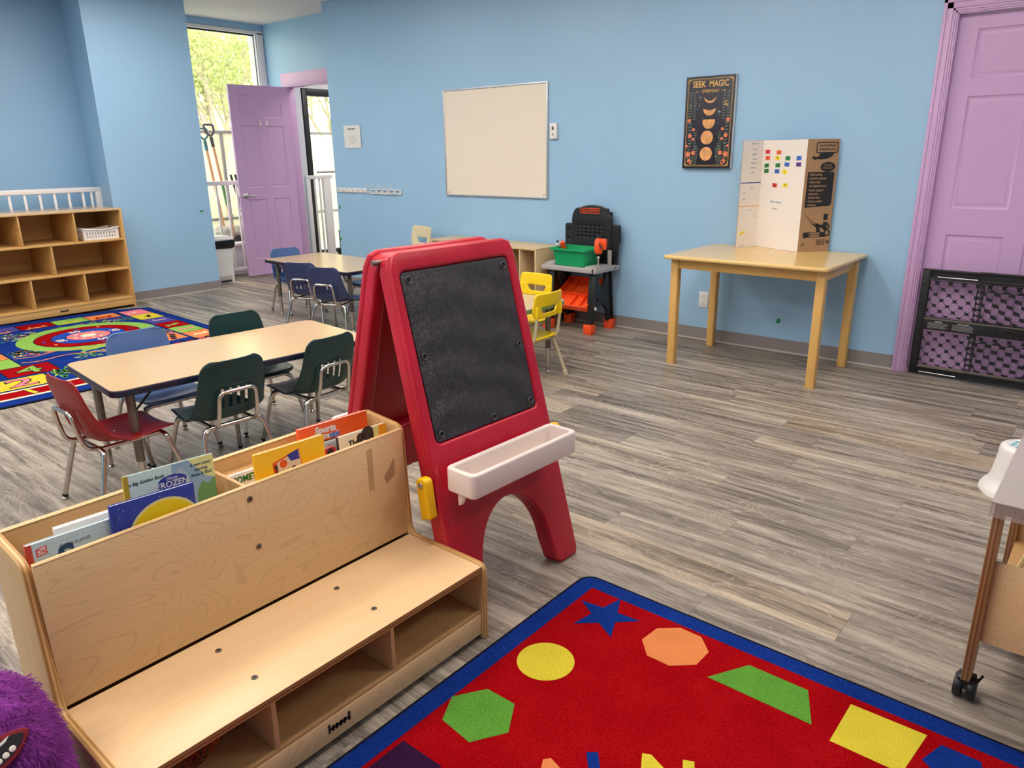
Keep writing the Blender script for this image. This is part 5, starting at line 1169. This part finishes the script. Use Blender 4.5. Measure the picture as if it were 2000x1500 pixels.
for k in range(90): u, v = 1.80+rr.uniform(-.12, .14), -1.22+rr.uniform(-.12, .16); s = rr.uniform(.03, .06); m.plate([(-s, 0), (0, s*.2), (s, 0), (0, -s*.2)], .0005, rr.choice(('rgr2', 'rteal', 'rgreen')), mx=T(u, v, .0102, rz=rr.uniform(-.5, .5)))
for off, amp in ((1.16, .035), (1.33, .03)): m.tube([(off+amp*sin(k*.9)+.06*k/14, -1.40+k*.055, .0100) for k in range(15)], .008, 'ror', seg=6, mx=T(s=(1, 1, .12), z=.0092))
beast(1.27, -.92, .10, 'rgr2', -80)
m.poly([(1.235, -.44), (1.235, -.30), (1.47, -.30), (1.49, -.47)], .0100, .0004, 'ror')
for k in range(3): m.plate(circ(.032, 14, 1.30+k*.065, -.35-k*.022, .8), .0004, 'rbind', mx=T(z=.0108))
for k in range(9): m.poly([(1.56+.03*(k % 2), -.62+k*.05), (1.60+.03*(k % 2), -.62+k*.05), (1.60+.03*(k % 2), -.57+k*.05), (1.56+.03*(k % 2), -.57+k*.05)], .0100, .0004, 'rred' if k % 2 else 'rbind')
m.tube([(1.12+.035*cos(2*pi*k/20), -.505+.028*sin(2*pi*k/20), .0104) for k in range(20)], .0055, 'rwhite', closed=True, seg=6, mx=T())
for tx, u, v, mt, a, sz in (('4', 1.575, -1.42, 'rgr2', 88, .22), ('2', 1.868, -1.545, 'rpink', 88, .24), ('1', 2.12, -1.56, 'ryel', 100, .165)):
    m.text(tx, sz*1.12, 'rbind', T(u, v, .0104, rz=R(a)), bold=.04, sx=1.2); m.text(tx, sz*1.12, mt, T(u, v, .0110, rz=R(a)), bold=.012, sx=1.2)
m.build('animal_and_leaf_motifs', rl)

# ------------------------------------------------------------------ folded gate against the purple door
g = thing('baby_gate', 'black plastic pressure gate with diamond mesh leaning on the closed purple door', 'baby gate', (-.955, 4.952, 0), R(-1))
def fr_(mb, x0, x1, z0, z1, y, th=.022, left=True):
    for a in ((x0, x1, z1-.060, z1), (x0, x1, z0, z0+.050)):
        mb.box(a[0], a[1], y-th/2, y+th/2, a[2], a[2]+.012, 'black', .003); mb.box(a[0], a[1], y-th/2, y+th/2, a[3]-.012, a[3], 'black', .003); mb.box(a[0], a[1], y+.001, y+th/2, a[2], a[3], 'black')
    if left: mb.box(x0, x0+.045, y-th/2, y+th/2, z0, z1, 'black', .006); mb.box(x1-.030, x1, y-th/2, y+th/2, z0, z1, 'black', .004)
m = MB(); fr_(m, .0, .62, .012, .655, 0); 
for z in (.12, .22, .45, .56): m.box(.002, .043, -.014, .0, z, z+.006, 'black')
m.build('frame', g)
m = MB(); fr_(m, .30, .98, .018, .662, -.024, .018, False); m.build('sliding_frame', g)
m = MB(); m.box(.05, .60, -.040, -.012, .300, .372, 'black', .004); m.box(.05, .60, -.044, -.036, .362, .370, 'gmetal', .001); m.box(.05, .60, -.030, -.010, .062, .078, 'gmetal', .002); m.build('centre_bar', g)
m = MB()
def mesh_(mb, x0, x1, z0, z1, y, px_=.070, pz=.066, th=.004, w=.0035):
    # diamond net as holed sheet: rows of staggered rounded holes
    hs = []; r = 0; z = z0+.004
    nz = int((z1-z0)/pz)+1
    for j in range(-1, nz*2+1):
        for i in range(-1, int((x1-x0)/px_)+2):
            cx = x0+.004+i*px_+(px_/2 if j % 2 else 0); cz = z0+.003+j*pz/2
            hw_, hz_ = px_*.365, pz*.385
            lp = [(min(max(cx+hw_*math.copysign(abs(cos(t))**1.12, cos(t)), x0+.003), x1-.003), min(max(cz+hz_*math.copysign(abs(sin(t))**1.12, sin(t)), z0+.003), z1-.003)) for t in [2*pi*k/16 for k in range(16)]]
            if max(q[0] for q in lp)-min(q[0] for q in lp) < .008 or max(q[1] for q in lp)-min(q[1] for q in lp) < .008: continue
            cl = [lp[0]]
            for q in lp[1:]:
                if abs(q[0]-cl[-1][0])+abs(q[1]-cl[-1][1]) > 1e-4: cl.append(q)
            hs.append(cl)
    mb.plate([(x0, z0), (x1, z0), (x1, z1), (x0, z1)], th, 'black', holes=hs, mx=T(y=y, rx=R(90)))
for z0, z1 in ((.070, .300), (.372, .590)): mesh_(m, .045, .315, z0, z1, .003); mesh_(m, .315, .59, z0, z1, .003)
m.build('mesh_panel', g)
m = MB()
for z0, z1 in ((.075, .300), (.372, .595)): mesh_(m, .330, .62, z0, z1, -.022)
for z0, z1 in ((.075, .300), (.372, .595)):
    m.plate([(.296, z0), (.332, z0), (.332, z1), (.296, z1)], .006, 'black', holes=[circ(.013, 16, .314, z0+.022+k*.034) for k in range(int((z1-z0)/.034)-0) if z0+.022+k*.034 < z1-.014], mx=T(y=-.024, rx=R(90)))
m.build('sliding_mesh', g)
m = MB()
for x0, ttl in ((.075, 'WARNING'), (.205, 'MISE EN GARDE')):
    m.text(ttl, .008, 'white', T(x0+.055, -.0405, .352, rx=R(90)), ext=.0002, bold=.02)
    rr2 = random.Random(x0)
    for k in range(7): m.box(x0, x0+rr2.uniform(.085, .112), -.0405, -.0400, .343-k*.0052, .3448-k*.0052, 'inkg')
m.build('warning_print', g)
for a in ((.085, .29, .612), (.06, .26, .030), (.34, .50, .030)):
    m = MB(); m.tube([(a[0], -.014, a[2]), (a[1], -.014, a[2])], .0045, 'metal'); m.build('slide_rod', g)
m = MB(); m.tube([(.43, -.044, .350), (.47, -.046, .352), (.53, -.044, .338)], .004, 'black'); m.plate(circ(.014, 16), .006, 'black', mx=T(.41, -.042, .347, rx=R(90))); m.ball((.575, -.042, .335), .004, 'white', seg=8); m.build('latch', g)

# ------------------------------------------------------------------ cart and step stool at the right edge
ct = thing('play_cart', 'wooden play cart on black casters with a clear vinyl cover, right edge', 'cart', (-.145, 1.905, 0))
for x, y in ((0, 0), (.72, 0), (0, .62), (.72, .62)):
    m = MB(); m.box(x, x+.020, y, y+.055, .062, .548, 'edged', .002); m.box(x+.0202, x+.0210, y+.001, y+.054, .07, .54, 'plyin'); m.build('leg', ct)
    c = MB(); c.cyl((x-.014, y+.028, .030), (x+.006, y+.028, .030), .030, 'caster', bev=.004); c.cyl((x+.016, y+.028, .030), (x+.036, y+.028, .030), .030, 'caster', bev=.004); c.box(x-.010, x+.032, y+.008, y+.050, .030, .064, 'caster', .006); c.tube([(x+.034, y+.03, .05), (x+.044, y+.03, .075)], .003, 'caster', seg=6); c.build('caster', ct)
m = MB(); m.box(.018, .722, .0, .018, .525, .548, 'edged', .002); m.box(.018, .722, .657, .675, .525, .548, 'edged', .002); m.box(0, .018, .0, .675, .540, .548, 'edged', .002); m.box(.722, .740, 0, .675, .540, .556, 'edged', .002); m.build('top_frame', ct)
m = MB(); m.box(-.006, .750, -.006, .685, .552, .556, 'sheet', .001); m.build('vinyl_cover', ct)
m = MB(); m.box(-.007, .750, -.0075, -.0055, .518, .556, 'skirt'); m.box(-.0075, -.0055, -.006, .685, .515, .556, 'skirt'); m.build('vinyl_skirt', ct)
m = MB(); m.box(.021, .72, .022, .034, .172, .392, 'ply', .001); m.build('front_board', ct)
m = MB(); m.box(.021, .72, .034, .64, .172, .184, 'plyin'); m.build('tray_floor', ct)
m = MB(); m.box(.021, .72, .640, .652, .172, .392, 'plyin', .001); m.build('back_board', ct)
m = MB(); m.lathe([(0, .0), (.09, .0), (.122, .012), (.134, .05), (.138, .20), (.146, .204), (.146, .210), (.134, .206)], 'tub', 40); m.build('plastic_tub', label='clear round plastic tub set inside the wooden play cart', cat='tub', loc=(.075, 2.155, .3))
m = MB(); m.box(-.006, .006, -.009, .009, 0, .34, 'stick', .003)
o = m.build('wooden_stick', label='pale wooden stick standing at a slant inside the play cart', cat='stick', loc=(-.118, 2.06, .19)); o.rotation_euler = (R(-20), R(16), 0)
t = thing('step_stool', 'white plastic step stool with blue dots on top, behind the cart', 'step stool', (-.135, 3.42, 0), R(20))
def oval(a, b_, z, n=48): return [(a*math.copysign(abs(cos(t))**.85, cos(t)), b_*math.copysign(abs(sin(t))**.85, sin(t)), z) for t in [2*pi*k/n for k in range(n)]]
m = MB(); b = bmesh.new(); rows = []
for a, b_, z in ((.198, .150, 0), (.196, .148, .012), (.186, .138, .030), (.172, .124, .045), (.163, .115, .07), (.152, .104, .150), (.150, .101, .185), (.146, .097, .196), (.136, .088, .202), (.128, .081, .2022), (.126, .079, .200), (.0, .0, .200)): rows.append([b.verts.new(p) for p in oval(max(a, .001), max(b_, .001), z)])
for a, c in zip(rows, rows[1:]):
    for k in range(48): b.faces.new((a[k], a[(k+1) % 48], c[(k+1) % 48], c[k]))
m.merge(b, 'white'); m.build('body', t)
m = MB()
for i in range(-4, 5):
    for j in range(-3, 4):
        x, y = i*.028+(.014 if j % 2 else 0), j*.023
        if (x/.115)**2+(y/.07)**2 < 1 and not (abs(x) < .025 and abs(y) < .03): m.plate(circ(.0095, 14, x, y), .0012, 'teald', mx=T(z=.2006))
m.build('grip_dots', t)
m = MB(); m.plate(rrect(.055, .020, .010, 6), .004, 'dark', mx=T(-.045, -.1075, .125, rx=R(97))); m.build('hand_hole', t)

# ------------------------------------------------------------------ ceiling lights
k = 0
for x, ys in ((-6.3, (3.05, .95, -1.15)), (-4.5, (3.05, .95, -1.15)), (-2.7, (3.05, .95, -1.15)), (-1.1, (3.05, .95, -1.15)), (.9, (3.05,)), (-6.9, (6.4,))):  # last one, in the entry room, is added to brighten the railing there
    for y in ys:
        t = thing('ceiling_light', 'recessed rectangular ceiling light with a white diffuser', 'ceiling light', (x, y, HC), group='recessed ceiling lights')
        m = MB(); m.box(-.305, .305, -.61, -.59, -.012, 0, 'white'); m.box(-.305, .305, .59, .61, -.012, 0, 'white'); m.box(-.305, -.285, -.61, .61, -.012, 0, 'white'); m.box(.285, .305, -.61, .61, -.012, 0, 'white'); m.build('frame', t)
        m = MB(); m.box(-.285, .285, -.59, .59, -.006, -.002, 'light'); m.build('diffuser', t)

# ------------------------------------------------------------------ outside the windows
m = MB(); m.box(-30, XL-.15, -4, 26, -.35, -.25, 'deck'); o = m.build('ground_outside'); tag(o, kind='structure')
t = thing('glass_fence', 'frosted glass balcony fence with a grey top rail outside the window', 'fence', (-10.0, 3.0, -.25))
m = MB(); m.box(-.025, .025, 0, 7, 1.905, 1.945, 'greyrail', .004); m.build('top_rail', t)
m = MB(); m.box(-.02, .02, 0, 7, .74, .775, 'greyrail', .004); m.build('lower_rail', t)
for y in (.2, 1.5, 2.68, 3.9, 5.2, 6.4): m = MB(); m.box(-.02, .02, y-.02, y+.02, 0, 1.91, 'greyrail', .003); m.box(-.035, -.02, y-.07, y+.07, .78, .81, 'greyrail'); m.build('post', t)
for y0, y1 in ((.24, 1.46), (1.54, 2.64), (2.72, 3.86), (3.94, 5.16), (5.24, 6.36)): m = MB(); m.box(-.006, .006, y0, y1, .30, 1.90, 'frost'); m.build('glass_panel', t)
def shovel(label, x0, y0, x1, y1, grip, lean_z=1.66, sleeve=False):
    t = thing('garden_shovel', label, 'shovel', (x0, y0, .34))
    d = Vector((x1-x0, y1-y0, lean_z-.34-.14)); m = MB(); m.tube([(0, 0, .0), d*.5, d], .016, 'shovel'); m.build('handle', t)
    m = MB(); u = d.normalized(); e = d+u*.02; s = Vector((0, 1, 0)); m.tube([d-u*.10, d+u*.01], .021, grip); m.tube([e, e+u*.05+s*.055, e+u*.13+s*.058, e+u*.13-s*.058, e+u*.05-s*.055, e], .012, grip, .02, closed=False); m.build('d_grip', t)
    if sleeve: m = MB(); m.tube([d*.36, d*.56], .0185, 'hgreen'); m.build('green_sleeve', t)
shovel('long wooden shovel handle with a black D grip leaning outside the window', -8.52, 4.87, -8.62, 4.77, 'black', 1.70, True)
shovel('wooden shovel handle with a teal grip behind the black gripped one', -8.60, 4.80, -8.72, 4.74, 'teal', 1.66)
t = thing('garden_planter', 'black planter box filled with pale rocks outside the window', 'planter', (-8.75, 4.2, -.25))
m = MB(); m.box(-.30, .30, 0, 1.28, 0, .66, 'black', .01); m.build('box', t)
m = MB(); rr = random.Random(4)
for k in range(46):
    m.ball((rr.uniform(-.25, .25), rr.uniform(.05, 1.24), .68+rr.uniform(-.03, .05)), rr.uniform(.05, .10), 'stone', (1, rr.uniform(.7, 1.2), rr.uniform(.6, 1)), 8)
o = m.build('rocks', t, kind='stuff')
t = thing('folded_stroller', 'dark folded frame with a black and white patterned cover outside the window', 'folded stroller', (-8.50, 5.02, .36))
m = MB()
for y0, y1 in ((.0, -.10), (.05, -.04), (.10, .03)): m.tube([(0, y0+.05, 0), (-.05, y1, .78)], .014, 'dark')
m.tube([(-.02, -.06, .35), (-.02, .15, .35)], .012, 'dark'); m.build('frame', t)
m = MB(); m.box(-.03, .0, .08, .22, .22, .74, 'dark', .01)
for k in range(12):
    for j in range(3): m.plate(circ(.016, 8, 0, 0, .6), .004, 'white', mx=T(.003, .10+j*.045+(.02 if k % 2 else 0), .38+k*.029, ry=R(90), rz=0))
m.build('patterned_cover', t)
t = thing('brick_pillar', 'brown brick pillar outside the entry door', 'pillar', (-8.95, 6.80, -.25))
m = MB(); m.box(-.04, .04, 0, .34, .75, 3.6, 'brick', .004); m.box(.039, .043, .18, .20, .75, 3.6, 'dark'); m.build('shaft', t)
m = MB(); m.box(-.06, .06, -.03, .37, .56, .76, 'whitewood', .005); m.box(-.05, .05, -.02, .36, 0, .56, 'dark'); m.build('plinth', t)
def tree(label, x, y, h, seed, mat, spread=1.0, nl=5200):
    t = thing('leafy_tree', label, 'tree', (x, y, -.25)); rr = random.Random(seed); tips = []
    m = MB()
    def grow(p, d, L_, r, lv):
        q = p; pts = [p]
        for k in range(4):
            d = (d+Vector((rr.uniform(-1, 1), rr.uniform(-1, 1), rr.uniform(-.3, .5)))*.10).normalized(); q = q+d*L_/4; pts.append(q)
            if lv >= 2: tips.append((q.copy(), L_))
        m.tube(pts, r, 'bark', seg=6, r1=r*.6)
        if lv >= 4: return
        for k in range(3 if lv else 6):
            a = rr.uniform(0, 2*pi); tilt = rr.uniform(.25, .6)*spread
            nd = (d+Vector((cos(a), sin(a), 0))*tilt).normalized(); grow(pts[rr.choice((2, 3, 4)) if lv else rr.choice((3, 4))], nd, L_*rr.uniform(.62, .8), r*.55, lv+1)
    grow(Vector((0, 0, 0)), Vector((0, 0, 1)), h*.30, h*.014, 0); m.build('trunk_and_branches', t)
    bb = bmesh.new()
    for k in range(nl):
        p, L_ = rr.choice(tips); c = p+Vector((rr.gauss(0, 1), rr.gauss(0, 1), rr.gauss(0, .8)))*.16
        e = Vector((rr.uniform(-1, 1), rr.uniform(-1, 1), rr.uniform(-1, 1))).normalized(); f = e.orthogonal().normalized(); s = rr.uniform(.03, .06)
        bb.faces.new([bb.verts.new(c+e*s), bb.verts.new(c+f*s*.5), bb.verts.new(c-e*s), bb.verts.new(c-f*s*.5)])
    m = MB(); m.merge(bb, mat, None, False); m.build('foliage', t, kind='stuff')
tree('tall pale green tree fanning out behind the fence, left in the window', -15.2, 8.6, 6.4, 3, 'leaf', .9, 7000)
tree('smaller bright green tree right of the tall one beyond the window', -19.5, 12.0, 6.4, 8, 'leaf2', 1.1, 6500)
tree('bright green tree seen through the entry door glass', -19.0, 14.2, 7.0, 5, 'leaf2', 1.0, 6000)
bpy.context.view_layer.update()
